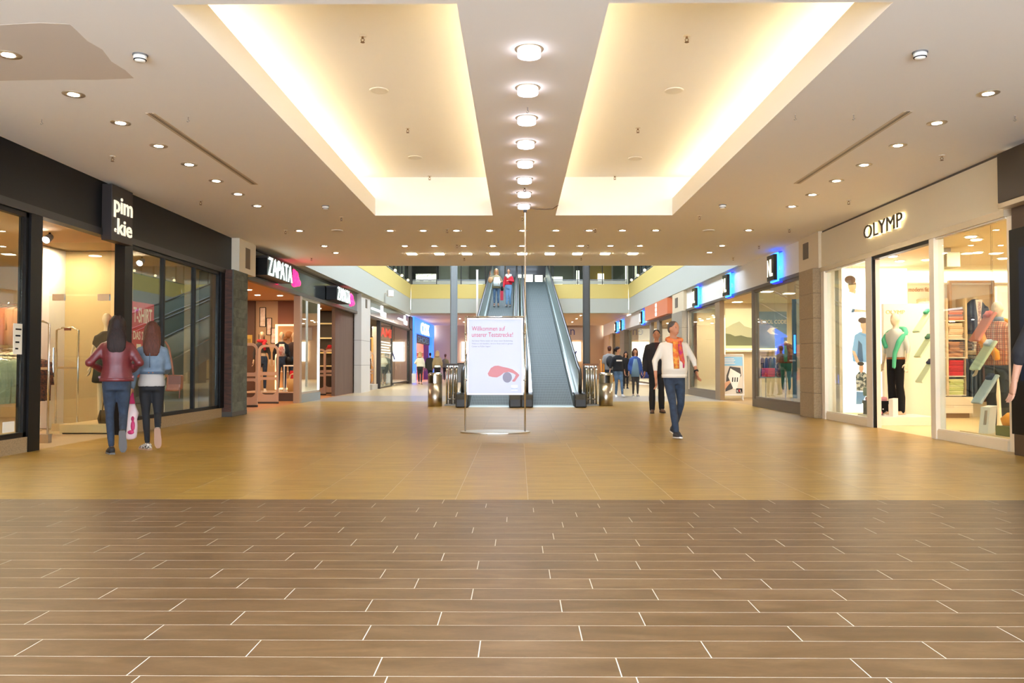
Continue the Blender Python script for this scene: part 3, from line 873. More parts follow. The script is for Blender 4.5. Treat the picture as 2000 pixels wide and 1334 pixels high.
for i, (x, y, z) in enumerate([(-5.27, 10.63, 3.8), (-5.25, 13.56, 3.8), (5.48, 10.66, 3.8), (5.45, 13.6, 3.8), (-3.25, 15.1, 3.8), (3.3, 14.99, 3.8), (-4.7, 16.6, 3.8), (5.42, 16.49, 3.8), (-5.27, 20.96, 3.8),
                  (-1.37, 20.98, 3.8), (1.6, 20.91, 3.8), (5.45, 20.93, 3.8), (5.5, 18.85, 3.8), (-1.42, 16.5, 3.8), (1.54, 16.46, 3.8), (-1.38, 18.63, 3.8), (1.58, 18.66, 3.8), (0.08, 15.12, 3.8), (0.1, 12.57, 3.8),
                  (-1.54 * zk, 8.09 * zk, 4.5), (-1.52 * zk, 11.29 * zk, 4.5), (-1.53 * zk, 14.2 * zk, 4.5), (1.67 * zk, 8.11 * zk, 4.5), (1.65 * zk, 11.31 * zk, 4.5), (1.67 * zk, 14.2 * zk, 4.5)]):
    sd = 'left' if x < -0.5 else ('right' if x > 0.5 else 'middle')
    if z > 4: lab = f'{["nearest", "middle", "farthest"][(i - 19) % 3]} brass sprinkler head in the {sd} cove ceiling'
    elif y > 20: lab = f'small sprinkler head behind the bright square lamps, on the {"far " if abs(x) > 3 else ""}{sd} side'
    elif y > 18: lab = f'small sprinkler head beside the farther cross row of downlights, {"far " if abs(x) > 3 else ""}{sd} side'
    elif y > 16: lab = f'small sprinkler head beside the nearer cross row of downlights, {"far " if abs(x) > 3 else ""}{sd} side'
    elif sd == 'middle': lab = 'sprinkler head on the middle strip ' + ('between two drum lamps' if y < 14 else 'just behind the last drum lamp')
    elif abs(x) > 5: lab = ('nearer' if y < 12 else 'farther') + (' sprinkler head above the black shop front' if x < 0 else ' sprinkler head above the white shop front')
    else: lab = f'sprinkler head at the far corner of the {sd} cove'
    put(sk, (x, y, z), lab)
# hooks
hk = thing('ceiling_hook', '', 'hook', (0, 0, 0), 0, 'small ceiling hooks')
MB().tube([(0, 0, 0), (0, 0, -0.035), (0.014, 0, -0.05), (0.0, 0, -0.063), (-0.014, 0, -0.05)], 0.0035, 6).obj('wire', M('hook_wire', '7c746c', 0.5, 0.5), hk, world=False)
MB().lathe((0, 0, -0.003), [(0.01, 0), (0.012, 0.003)], 10).obj('plate', WHITE, hk, world=False)
for x, y, lab in ((-3.6, 8.92, 'thin hook right of the left air slot'), (-5.25, 9.0, 'thin hook left of the left downlight row'), (0.1, 8.62, 'thin hook between the second and third drum lamps'),
                  (3.0, 8.9, 'thin hook beside the right cove edge'), (3.63, 8.9, 'thin hook just left of the right air slot'), (5.4, 8.95, 'thin hook right of the right downlight row')):
    put(hk, (x, y, 3.8), lab)
# linear air slots
for x, sd in ((-3.96, 'left'), (4.17, 'right')):
    t = thing('air_slot', f'long linear air slot in the {sd} part of the ceiling', 'vent', (x, 10.55, 3.79), 0, 'linear air slots')
    MB().box(x - 0.05, x - 0.018, 8.79, 12.32, 3.794, 3.8).box(x + 0.018, x + 0.05, 8.79, 12.32, 3.794, 3.8).obj('flange', M('slot_flange', 'c9b698', 0.5), t)
    MB().box(x - 0.018, x + 0.018, 8.79, 12.32, 3.797, 3.8).obj('slot', M('slot_dark', '4a3f33', 0.8), t)
    MB().box(x - 0.004, x + 0.004, 8.79, 12.32, 3.7955, 3.797).obj('blade', M('slot_flange', 'c9b698', 0.5), t)
# hanging rod and its cable
t = thing('hanging_rod', 'thin rod hanging from the last drum lamp on the middle strip', 'rod', (0.12, 14.12, 1.63))
MB().cyl((0.12, 14.12, 1.63), (0.12, 14.12, 3.70), 0.012, n=8).obj('rod', M('rod_brown', 'cbb8a0', 0.4), t)
MB().box(0.09, 0.15, 14.09, 14.123, 3.70, 3.80).obj('socket_box', BLACKM, t)
MB().tube([(0.14, 14.12, 3.78), (0.28, 14.122, 3.765), (0.45, 14.125, 3.755), (0.6, 14.128, 3.765), (0.68, 14.0, 3.80)], 0.008, 6).obj('cable', M('cable_dark', '6b543c', 0.6), t)

# ------------------------------------------------------------------ moving ramps
SL = 0.2385
BELT = M('ramp_belt', '3e4644', 0.75, 0.0); BELT2 = M('ramp_groove', '2c3331', 0.7, 0.0)
PANEL = M('ramp_steel', 'b9c6bd', 0.3, 0.55); PANELD = M('ramp_cladding', '7d8784', 0.45, 0.3); RUBBER = M('handrail_rubber', '1b1a19', 0.45)
RAILO = M('handrail_olive', '8d7a58', 0.45)
Y0, Y1 = 21.15, 45.0
def zr(y): return 0.0 if y < 21.6 else (y - 21.6) * SL
def ramp(label, xa, xb):
    t = thing('moving_ramp', label, 'escalator', ((xa + xb) / 2, Y0, 0), 0, 'moving ramps')
    mb = MB()
    L = Y1 - 21.6; z1 = zr(Y1)
    P = [(0, -0.1), (L, z1 - 0.1), (L, z1), (0, 0)]
    mb.prism([(0, -0.3), (L, z1 - 0.3), (L, z1), (0, 0.004)], (xa, 21.6, 0), (0, 1, 0), (0, 0, 1), xb - xa)
    mb.obj('belt', BELT, t)
    g = MB(); n = int(L / 0.26)
    for i in range(n):
        y = 21.62 + i * L / n; z = zr(y)
        g.obox(((xa + xb) / 2, y, z + 0.004), (xb / 2 - xa / 2 - 0.02, 0, 0), (0, 0.012, 0.012 * SL), (0, 0, 0.004))
    tag(g.obj('pallet_joint', BELT2, t), kind='stuff')
    r = MB()
    for i in range(24):
        x = xa + 0.03 + (xb - xa - 0.06) * i / 23
        r.obox((x, (21.6 + Y1) / 2, z1 / 2 + 0.008), (0.008, 0, 0), (0, L / 2, z1 / 2), (0, 0, 0.007))
    tag(r.obj('rib', M('ramp_rib', '4f5956', 0.7, 0.0), t), kind='stuff')
    MB().box(xa, xb, Y0, 21.6, -0.02, 0.012).obj('comb_plate', M('comb_plate', 'a9b0ad', 0.35, 0.8), t)
    MB().box(xa + 0.02, xb - 0.02, 21.58, 21.66, 0.0, 0.03).obj('comb', M('comb_edge', '8f9a95', 0.4, 0.6), t)
    MB().box(xa, xb, Y1, 48.5, z1 - 0.3, z1 + 0.005).obj('top_landing', STEEL, t)
    def side(x0, x1, inner, outer_clad):
        """balustrade between x0 and x1: skirt, steel deck, glass-like panel, handrail, newel"""
        xm = (x0 + x1) / 2
        b = MB()
        ys = [21.2, 22.0] + [22.0 + (Y1 - 22.0) * k / 8 for k in range(1, 9)] + [46.2]
        def zz(y): return min(zr(y), zr(Y1))
        # lower deck body
        A = [[(x0, y, zz(y) - 0.45 if y > 24 else 0.0), (x1, y, zz(y) - 0.45 if y > 24 else 0.0), (x1, y, zz(y) + 0.22), (x0, y, zz(y) + 0.22)] for y in ys]
        b.loft(A); b.obj('balustrade_base', PANELD if outer_clad else PANEL, t)
        p = MB()
        B = [[(xm - 0.05, y, zz(y) + 0.2), (xm + 0.05, y, zz(y) + 0.2), (xm + 0.035, y, zz(y) + 0.93), (xm - 0.035, y, zz(y) + 0.93)] for y in [21.35, 22.0] + ys[2:]]
        p.loft(B); p.obj('balustrade_panel', PANEL, t)
        h = MB()
        pts = [(xm, 21.25, 0.30), (xm, 21.08, 0.42), (xm, 21.02, 0.62), (xm, 21.08, 0.84), (xm, 21.28, 0.97), (xm, 21.6, 1.0)] + [(xm, y, zz(y) + 0.98) for y in ys[1:]]
        pth = [Vector(q) for q in pts]
        h.tube(pth, 0.042, 8, 0.7); h.obj('handrail', RUBBER, t, True)
        nb = MB(); w = (x1 - x0) / 2 + 0.01
        nb.prism([(20.88, 0), (21.5, 0), (21.5, 0.36), (21.1, 0.38), (20.98, 0.33), (20.9, 0.2)], (xm - w, 0, 0), (0, 1, 0), (0, 0, 1), 2 * w)
        nb.obj('handrail_inlet', RUBBER, t, bevel=0.03)
        st = MB()
        for off in (-1, 1):
            xx = xm + off * (w - 0.03)
            st.loft([[(xx - 0.02, y, zz(y) + 0.22), (xx + 0.02, y, zz(y) + 0.22), (xx + 0.02, y, zz(y) + 0.26), (xx - 0.02, y, zz(y) + 0.26)] for y in ys[1:]])
        st.obj('trim_strip', CHROME, t)
    return t, side
t1, s1 = ramp('left moving ramp, carrying two women downwards', -1.27, -0.22)
s1(-1.57, -1.27, True, True); s1(-0.22, 0.07, True, False)
t2, s2 = ramp('right moving ramp with an empty grey belt', 0.37, 1.44)
s2(0.08, 0.37, True, False); s2(1.44, 1.72, True, True)
t = thing('marker_post', 'slim white post beside the left moving ramp', 'post', (-2.0, 40.5, 0))
MB().box(-2.06, -1.96, 40.46, 40.54, 0, 5.7).obj('post', WHITE, t); MB().box(-2.07, -1.95, 40.45, 40.55, 5.7, 5.74).obj('cap', STEEL, t)
# trolley barriers either side of the ramps
for sx, lab in ((-1.78, 'left trolley barrier of chrome tubes with dark top bar'), (1.96, 'right trolley barrier of chrome tubes with brown top bar')):
    t = thing('trolley_barrier', lab, 'barrier', (sx, 21.6, 0), 0, 'trolley barriers beside the ramps')
    x0, x1 = sx - 0.15, sx + 0.15; yb = 22.15
    MB().box(x0 - 0.02, x1 + 0.02, yb - .3, yb + .7, 0, 0.03).obj('base_plate', M('barrier_plate', '6f675d', 0.4, 0.6), t)
    MB().box(x0 - 0.08, x1 + 0.04, yb - .04, yb + .04, 1.06, 1.11).obj('top_bar', M('bar_brown' if sx > 0 else 'bar_dark', '8a5a32' if sx > 0 else '3a2f2a', 0.5), t)
    for k in range(5):
        x = x0 + 0.02 + k * 0.065; y = yb + 0.14 * (k % 2)
        MB().tube([(x, y, 0.03), (x, y, 0.92), (x, y + 0.03, 1.0), (x, y + 0.12, 1.03), (x, y + 0.45, 1.03)], 0.028, 10).obj('tube', CHROME, t, True)
    MB().cyl((x0, yb, 0.16), (x1, yb, 0.16), 0.02, n=8).obj('lower_rail', CHROME, t)
# litter bins
def bin_(x, y, lab, face):
    t = thing('litter_bin', lab, 'bin', (x, y, 0), R(face), 'steel litter bins')
    r = 0.185
    bm_ = M('bin_steel', 'b5ada0', 0.28, 1.0)
    MB().lathe((0, 0, 0), [(r - 0.01, 0), (r, 0.01), (r, 0.60), (r - 0.012, 0.60), (r - 0.012, 0.05)], 28).obj('body', bm_, t, True, world=False)
    MB().lathe((0, 0, 0), [(r, 0.60), (r, 0.82)], 14, R(20), R(160)).lathe((0, 0, 0), [(r, 0.60), (r, 0.82)], 14, R(200), R(340)).obj('hood_side', bm_, t, True, world=False)
    MB().lathe((0, 0, 0), [(r, 0.80), (r + 0.002, 0.82), (r * 0.97, 0.85), (r * 0.7, 0.875), (0, 0.885)], 28).obj('hood', CHROME, t, True, world=False)
    MB().lathe((0, 0, 0), [(0.15, 0.52), (0.15, 0.60), (0.0, 0.60)], 20).obj('liner', BLACKM, t, world=False)
    return t
bin_(-2.17, 21.6, 'steel litter bin left of the moving ramps', 62)
bin_(2.32, 21.9, 'steel litter bin right of the moving ramps', 100)

# ------------------------------------------------------------------ welcome sign stand
t = thing('sign_stand', 'chrome sign stand with white framed welcome poster', 'sign', (-0.37, 13.3, 0))
el = [(0.56 * math.cos(2 * math.pi * k / 32), 0.36 * math.sin(2 * math.pi * k / 32)) for k in range(32)]
MB().prism(el, (-0.37, 13.33, 0), (1, 0, 0), (0, 1, 0), 0.02).obj('base_plate', STEEL, t, bevel=0.004)
for x in (-0.85, 0.11):
    MB().cyl((x, 13.3, 0.02), (x, 13.3, 1.86), 0.0135, n=12).obj('pole', CHROME, t, True)
MB().cyl((-0.85, 13.3, 1.86), (0.11, 13.3, 1.86), 0.012, n=10).obj('top_bar', CHROME, t, True)
fr = MB().frame((-0.82, 13.285, 0.605), (1, 0, 0), (0, 0, 1), 0.90, 1.235, 0.028, 0.025).obj('poster_frame', M('frame_white', 'd8d4da', 0.4), t)
MB().box(-0.81, 0.07, 13.287, 13.30, 0.615, 1.83).obj('back_board', WHITE, t)
ps = MB().box(-0.795, 0.055, 13.280, 13.286, 0.63, 1.815).obj('poster', M('poster_paper', 'b4b8d0', 0.35, coat=0.15), t)
RED = M('poster_red', 'b8384f', 0.5); GREYT = M('poster_grey_text', '77748c', 0.5)
u, v = (1, 0, 0), (0, 0, 1); yy = 13.279
text('headline', 'Willkommen auf', RED, ps, (-0.745, yy, 1.635), u, v, 0.535, 0.072, 0.0015)
text('headline', 'unserer Teststrecke!', RED, ps, (-0.745, yy, 1.535), u, v, 0.66, 0.075, 0.0015)
text('small_print', 'Auf dieser Fläche testen wir einen neuen Bodenbelag.', GREYT, ps, (-0.745, yy, 1.455), u, v, 0.66, 0.03, 0.0015)
text('small_print', 'Wenn er sich bewährt, wird er Ihnen bald im ganzen', GREYT, ps, (-0.745, yy, 1.41), u, v, 0.66, 0.03, 0.0015)
text('small_print', 'Center zu Füßen liegen!', GREYT, ps, (-0.745, yy, 1.365), u, v, 0.30, 0.03, 0.0015)
PR = M('poster_machine_red', 'c98088', 0.5); PG = M('poster_wheel_grey', '85839a', 0.5)
MB().prism([(0.32, 0.33), (0.34, 0.29), (0.40, 0.275), (0.47, 0.27), (0.53, 0.30), (0.58, 0.345), (0.66, 0.36), (0.73, 0.335), (0.77, 0.31), (0.75, 0.26), (0.71, 0.215), (0.73, 0.20), (0.76, 0.205), (0.79, 0.25), (0.82, 0.29), (0.83, 0.31), (0.79, 0.35), (0.72, 0.40), (0.64, 0.425), (0.56, 0.44), (0.49, 0.46), (0.43, 0.455), (0.37, 0.42)], (-0.81, yy, 0.615), u, v, 0.001).obj('machine_print', PR, ps)
MB().prism([(0.635 + 0.075 * math.cos(k * .314), 0.27 + 0.085 * math.sin(k * .314)) for k in range(20)], (-0.81, yy - 0.001, 0.615), u, v, 0.001).obj('wheel_print', PG, ps)
MB().prism([(0.70, 0.06), (0.80, 0.06), (0.80, 0.145), (0.70, 0.145)], (-0.81, yy, 0.615), u, v, 0.001).obj('logo_white', M('logo_white', 'eef0fb', 0.4), ps)
MB().prism([(0.70, 0.075), (0.80, 0.075), (0.80, 0.105), (0.75, 0.098), (0.70, 0.108)], (-0.81, yy - 0.001, 0.615), u, v, 0.001).obj('logo_blue', M('logo_blue', 'a6b2ea', 0.4), ps)
for x, z in ((-0.85, 1.6), (0.11, 1.6), (-0.85, 0.84), (0.11, 0.84)):
    xi = -0.82 if x < 0 else 0.08
    MB().cyl((x, 13.3, z), (xi, 13.3, z), 0.012, n=8).ell((x, 13.285, z), (0.018, 0.018, 0.018), 8, 6).obj('clamp', CHROME, t, True)

# ------------------------------------------------------------------ shop shells
def room(tagname, x0, x1, y0, y1, h, wallm, floorm, ceilm, open_side):
    t_ = 0.12
    struct('floor', MB().box(x0, -6.2, y0, y1, -0.12, 0.0) if open_side == 'right' else MB().box(6.2, x1, y0, y1, -0.12, 0.0), floorm)
    struct('ceiling', MB().box(x0, x1, y0, y1, h, h + 0.1), ceilm)
    bx = (x0 - t_, x0) if open_side == 'right' else (x1, x1 + t_)
    struct('wall_' + tagname + '_back', MB().box(bx[0], bx[1], y0, y1, 0, h), wallm)
    struct('wall_' + tagname + '_near', MB().box(x0, x1, y0 - t_, y0, 0, h), wallm)
    struct('wall_' + tagname + '_far', MB().box(x0, x1, y1, y1 + t_, 0, h), wallm)

def area(name, loc, sx, sy, power, col, rot=(0, 0, 0)):
    nx, ny = max(1, round(sx / 1.5)), max(2, round(sy / 1.7))
    l = bpy.data.lights.new(name, 'AREA'); l.shape = 'DISK'; l.size = 0.2; l.energy = 0.85 * power / nx / ny; l.color = col
    for i in range(nx):
        for j in range(ny):
            o = bpy.data.objects.new(name, l); COL.objects.link(o)
            o.location = (loc[0] + sx * ((i + .5) / nx - .5), loc[1] + sy * ((j + .5) / ny - .5), loc[2]); o.rotation_euler = rot
WARM = (1.0, 0.80, 0.55); WARMW = (1.0, 0.88, 0.70)
NW = [0]
def window(x, y0, y1, z0, z1, panes, framem, gm=GLASS, ft=0.05, post=True):
    """glazed shop window in the plane X = x; panes = list of Y seams"""
    NW[0] += 1
    mb = MB()
    mb.box(x - 0.04, x + 0.04, y0, y1, z0, z0 + ft).box(x - 0.04, x + 0.04, y0, y1, z1 - ft, z1)
    if post: mb.box(x - 0.04, x + 0.04, y0, y0 + ft, z0, z1).box(x - 0.04, x + 0.04, y1 - ft, y1, z0, z1)
    w = struct(f'window_{NW[0]}', mb, framem)
    ys = [y0 + (ft if post else 0)] + list(panes) + [y1 - (ft if post else 0)]
    for a, b in zip(ys, ys[1:]):
        MB().box(x - 0.005, x + 0.005, a + 0.006, b - 0.006, z0 + ft, z1 - ft).obj('pane', gm, w)
    return w

def garment(label, loc, rz, mat, group, kind='shirt', s=1.0):
    """a garment on a hanger; local X is its width, hangs down from z=0"""
    t = thing('hanging_garment', label, 'garment', loc, rz, group)
    if kind == 'shirt':
        P = [(-.06, -.03, .02), (-.21, -.075, .03), (-.20, -.35, .035), (-.19, -.66, .045)]
        mb = MB(); mb.loft([[(x, -d, z), (-x, -d, z), (-x * .9, d, z), (x * .9, d, z)] for x, z, d in P])
        mb.loft([[(-.20, -.02, -.08), (-.24, -.02, -.42), (-.19, .02, -.42), (-.17, .02, -.08)], [(-.18, -.03, -.08), (-.20, -.03, -.42), (-.17, .03, -.42), (-.15, .03, -.08)]])
        mb.loft([[(.20, -.02, -.08), (.24, -.02, -.42), (.19, .02, -.42), (.17, .02, -.08)], [(.18, -.03, -.08), (.20, -.03, -.42), (.17, .03, -.42), (.15, .03, -.08)]])
    else:
        P = [(-.17, -.05, .02), (-.16, -.3, .025), (-.14, -.6, .02), (-.12, -.95, .025)]
        mb = MB(); mb.loft([[(x, -d, z), (-x, -d, z), (-x, d, z), (x, d, z)] for x, z, d in P])
    mb.v = [(x * s, y * s, z * s) for x, y, z in mb.v]
    mb.obj('cloth', mat, t, True, world=False)
    MB().tube([(-.17 * s, 0, -.055), (0, 0, -.015), (.17 * s, 0, -.055)], .006, 6).tube([(0, 0, -.015), (0, 0, .03), (.02, 0, .05), (.03, 0, .03)], .003, 5).obj('hanger', CHROME, t, world=False)
    return t

def folded(label, loc, mat, group, w=.27, d=.34, hh=.035, rz=0.0):
    t = thing('folded_shirt', label, 'shirt', loc, rz, group)
    mb = MB()
    def rr(w_, d_, z): return [(-w_, -d_, z), (w_, -d_, z), (w_, d_, z), (-w_, d_, z)]
    mb.loft([rr(w / 2 - .008, d / 2 - .008, 0), rr(w / 2, d / 2, hh * .35), rr(w / 2, d / 2, hh * .65), rr(w / 2 - .01, d / 2 - .01, hh)])
    mb.obj('cloth', mat, t, world=False)
    return t

def rail(label, p0, p1, legs=True, mat=CHROME):
    t = thing('clothes_rail', label, 'rail', (p0[0], p0[1], 0))
    MB().cyl(p0, p1, .014, n=8).obj('bar', mat, t)
    if legs:
        for p in (p0, p1):
            MB().cyl((p[0], p[1], 0), p, .014, n=8).obj('upright', mat, t)
            MB().box(p[0] - .2, p[0] + .2, p[1] - .02, p[1] + .02, 0, .03).obj('foot', mat, t)
    return t

def antenna(label, loc, w=.36, h=1.7, rz=0.0):
    t = thing('security_antenna', label, 'antenna', loc, rz, 'shop security antennas')
    MB().tube([(-w / 2, 0, 0), (-w / 2, 0, h - .04), (-w / 4, 0, h), (w / 4, 0, h), (w / 2, 0, h - .04), (w / 2, 0, 0)], .016, 8).obj('hoop', CHROME, t, True, world=False)
    MB().box(-w / 2, w / 2, -.012, .012, h * .6, h * .62).obj('cross_bar', STEEL, t, world=False)
    MB().box(-.05, .05, -.018, .018, h - .045, h - .005).obj('lamp_cover', M('antenna_red', '5e1414', 0.4), t, world=False)
    MB().box(-w / 2 - .03, w / 2 + .03, -.06, .06, 0, .12).obj('foot', STEEL, t, world=False)
    return t

# ------------------------------------------------------------------ black shop front on the left
PBEIGE = M('shop_beige', 'd8bd8f', 0.8)
room('black_shop', -11.2, -6.26, 8.4, 17.1, 3.12, PBEIGE, M('shop_floor_stone', 'b49c77', 0.45), M('shop_ceiling', 'dcc39b', 0.8), 'right')
area('black_shop_lamp', (-8.6, 12.2, 3.08), 3.4, 5.5, 150, WARM)
pf = struct('fascia_black', MB().box(-6.3, -6.14, 8.3, 17.6, 3.1, 3.8), BLACK)
struct('trim_7', MB().box(-6.28, -6.12, 8.3, 17.2, 3.0, 3.1), DARKMETAL)
struct('base_granite', MB().box(-6.3, -6.14, 8.3, 10.42, 0, .19), GRANITE)
struct('base_granite', MB().box(-6.3, -6.14, 12.93, 17.1, 0, .19), GRANITE)
for y0, y1 in ((10.32, 10.57), (12.80, 13.06), (16.98, 17.2)):
    struct('post_black', MB().box(-6.29, -6.13, y0, y1, 0 if y0 < 16 else .19, 3.0), BLACK)
PG_ = glass_mat('shop_glass', (0.93, 0.96, 0.92), 1.25)
window(-6.2, 8.3, 10.32, .19, 3.0, [], BLACK, PG_, .06)
w = window(-6.2, 13.06, 16.98, .19, 3.0, [14.32, 15.70], BLACK, PG_, .06)
for y in (14.32, 15.70): MB().box(-6.235, -6.165, y - .035, y + .035, .25, 2.94).obj('mullion', BLACK, w)
MB().box(-6.5, -6.22, 16.75, 16.97, .2, 3.0).obj('reveal', M('reveal_brown', '7a5f45', 0.7), w)
# lettered sign box
t = thing('shop_sign', 'black sign box with stacked white lowercase letters on the black fascia', 'sign', (-6.1, 12.5, 2.9))
MB().box(-6.14, -5.99, 12.08, 12.74, 2.93, 3.76).obj('box', M('sign_brown', '241a15', 0.45), t, bevel=.004)
LET = M('sign_letters', 'f2ead2', 0.5, emit=0.35)
text('lettering', 'pim', LET, t, (-5.985, 12.13, 3.28), (0, 1, 0), (0, 0, 1), .58, .32, .012)
text('lettering', 'kie', LET, t, (-5.985, 12.24, 3.04), (0, 1, 0), (0, 0, 1), .46, .24, .012)
text('lettering', 'e', LET, t, (-5.985, 12.15, 3.06), (0, 1, 0), (0, 0, 1), .05, .06, .012)
# glass door leaf folded into the entrance
t = thing('door_leaf', 'frameless glass door standing open in the black shop front', 'door', (-6.6, 12.75, 0))
MB().box(-7.25, -6.3, 12.70, 12.71, .02, 2.15).obj('leaf', PG_, t); MB().box(-7.25, -6.3, 12.70, 12.71, 2.18, 2.98).obj('transom', PG_, t)
for x in (-7.1, -6.4):
    MB().box(x - .09, x + .09, 12.68, 12.73, 2.08, 2.18).obj('patch_fitting', STEEL, t)
MB().cyl((-7.15, 12.66, .9), (-7.15, 12.66, 1.35), .015, n=8).obj('handle', CHROME, t)
# stickers on the glass
t = thing('notice', 'white opening hours notice stuck inside the first black framed window', 'notice', (-6.19, 10.1, 1.3))
MB().box(-6.192, -6.188, 10.08, 10.28, 1.22, 1.60).obj('sheet', M('paper', 'e9e4d3', 0.7), t)
for i, z in enumerate((1.52, 1.44, 1.36, 1.28)): MB().box(-6.187, -6.186, 10.12, 10.24 - .02 * i, z, z + .02).obj('print_line', BLACKM, t)
t = tag(MB().box(-6.192, -6.188, 9.9, 10.13, .27, .40).obj('paper_card', M('paper', 'e9e4d3', 0.7)), 'blank white card low in the first black framed window', 'card')
# red sale poster
t = thing('sale_poster', 'red sale poster hanging inside the black framed window', 'poster', (-6.25, 13.4, .9))
MB().box(-6.262, -6.25, 13.30, 14.12, .88, 2.12).obj('sheet', M('poster_bright_red', 'c8312c', 0.5, emit=.12), t)
SALE = M('sale_letters', 'f0dfc0', 0.6, emit=.1)
text('lettering', 'T-SHIRT', SALE, t, (-6.249, 13.36, 1.78), (0, 1, 0), (0, 0, 1), .68, .25, .002)
text('lettering', 'DAS 2. FÜR', SALE, t, (-6.249, 13.36, 1.50), (0, 1, 0), (0, 0, 1), .70, .17, .002)
text('lettering', '1', SALE, t, (-6.249, 13.48, 1.05), (0, 1, 0), (0, 0, 1), .16, .38, .002)
text('lettering', '€', SALE, t, (-6.249, 13.69, 1.22), (0, 1, 0), (0, 0, 1), .18, .22, .002)
# inside
struct('wall_partition', MB().box(-8.05, -6.9, 14.6, 14.72, 0, 3.1), M('display_beige', 'bda478', 0.75))
struct('wall_partition', MB().box(-8.2, -8.05, 13.9, 14.72, 0, 3.1), WHITE)
struct('wall_partition', MB().box(-6.96, -6.9, 14.72, 17.0, 0, 2.75), M('window_back_dark', '4b473b', .8))  # dark sheet added behind the panes so the shop looks unlit there
t = thing('display_plinth', 'low beige display plinth inside the black shop entrance', 'plinth', (-6.8, 13.2, 0))
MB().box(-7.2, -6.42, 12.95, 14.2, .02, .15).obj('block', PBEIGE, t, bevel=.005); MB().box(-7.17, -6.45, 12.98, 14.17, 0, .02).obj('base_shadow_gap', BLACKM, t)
antenna('chrome security antenna just behind the first black post', (-6.75, 11.5, 0), rz=R(8))
antenna('chrome security antenna in front of the beige plinth', (-7.45, 13.6, 0))
rail('chrome clothes rail with mint and dark garments in first window', (-7.35, 10.9, 1.22), (-7.35, 12.65, 1.22))
MINT = M('cloth_mint', 'a9b795', 0.9, noise=(12, 'c0cba8')); DARKP = M('cloth_dark_print', '3a3230', 0.9, noise=(30, '7a4a34', 0.12)); PEACH = M('cloth_peach', 'd9a37c', 0.9); CREAMC = M('cloth_cream', 'efdcbc', 0.9)
for i in range(14):
    y = 10.97 + i * .125
    mint = i < 9
    garment('pale mint garment hanging on the rail in the first window' if mint else 'dark printed garment hanging on the rail in the first window', (-7.35, y, 1.2), R(12 + rnd.uniform(-8, 8)), MINT if mint else DARKP, 'garments on the first window rail')
rail('chrome clothes rail with cream and dark printed garments in the entrance', (-8.9, 13.5, 1.35), (-8.0, 13.5, 1.35))
rail('high chrome clothes rail with peach shirts in the entrance', (-8.95, 13.75, 2.1), (-8.0, 13.75, 2.1))
for i in range(7):
    garment('peach shirt hanging on the high rail in the black shop', (-8.9 + i * .12, 13.75, 2.08), R(75 + rnd.uniform(-10, 10)), PEACH if i % 3 else M('cloth_salmon', 'c9805e', 0.9), 'peach shirts on the high rail')
    garment('cream garment hanging on the low rail in the black shop' if i > 2 else 'dark printed garment hanging on the low rail in the black shop', (-8.85 + i * .12, 13.5, 1.33), R(75 + rnd.uniform(-10, 10)), CREAMC if i > 2 else DARKP, 'garments on the low entrance rail')
# ceiling spots in the shop
sp0 = None
for i, (x, y) in enumerate(((-7.2, 10.4), (-7.9, 11.6), (-7.2, 12.6), (-8.6, 13.0), (-7.1, 15.5), (-8.4, 15.9))):
    lab = f'{ORD[i]} ceiling spotlight in the black shop, counted from the front'
    if sp0 is None:
        sp0 = thing('spotlight', lab, 'light', (x, y, 3.12), 0, 'spotlights in the black shop')
        MB().cyl((0, 0, 0), (0, 0, -.06), .015, n=8).obj('stem', BLACKM, sp0, world=False)
        MB().cyl((0, .02, -.06), (0, -.1, -.13), .05, .06, 12).obj('can', GREYMETAL, sp0, True, world=False)
        MB().cyl((0, -.1, -.131), (0, -.104, -.1335), .052, .045, 12).obj('lamp', LAMPON, sp0, world=False)
    else: dup(sp0, (x, y, 3.12), label=lab)
figure('pale mannequin in a dark dress behind the woman in red', (-6.75, 13.5, .15), R(20), 1.8, 'f', MANNW, top=(M('dress_black', '1e1c1d', 0.9), .62, .5, .012, .12), name='mannequin', cat='mannequin', vox=.03, arms=('down', 'out'))
figure('pale mannequin in a green top behind the woman in denim', (-6.58, 15.1, .0), R(-80), 1.83, 'f', MANNW, top=(M('top_green', '5f7a56', 0.9), .85, 1.2, .012), bottom=(CREAMC, .9, .02), name='mannequin', cat='mannequin', vox=.03)
t = thing('handbag', 'black handbag lying on the beige plinth', 'bag', (-6.6, 13.3, .15))
MB().loft([ring(.15, .14, .07, 12, -6.6, 13.25), ring(.22, .16, .08, 12, -6.6, 13.25), ring(.36, .12, .05, 12, -6.6, 13.25)]).obj('body', BLACK, t, True)
MB().tube([(-6.68, 13.25, .35), (-6.66, 13.25, .5), (-6.6, 13.25, .55), (-6.54, 13.25, .5), (-6.52, 13.25, .35)], .01, 6).obj('handle', BLACK, t)

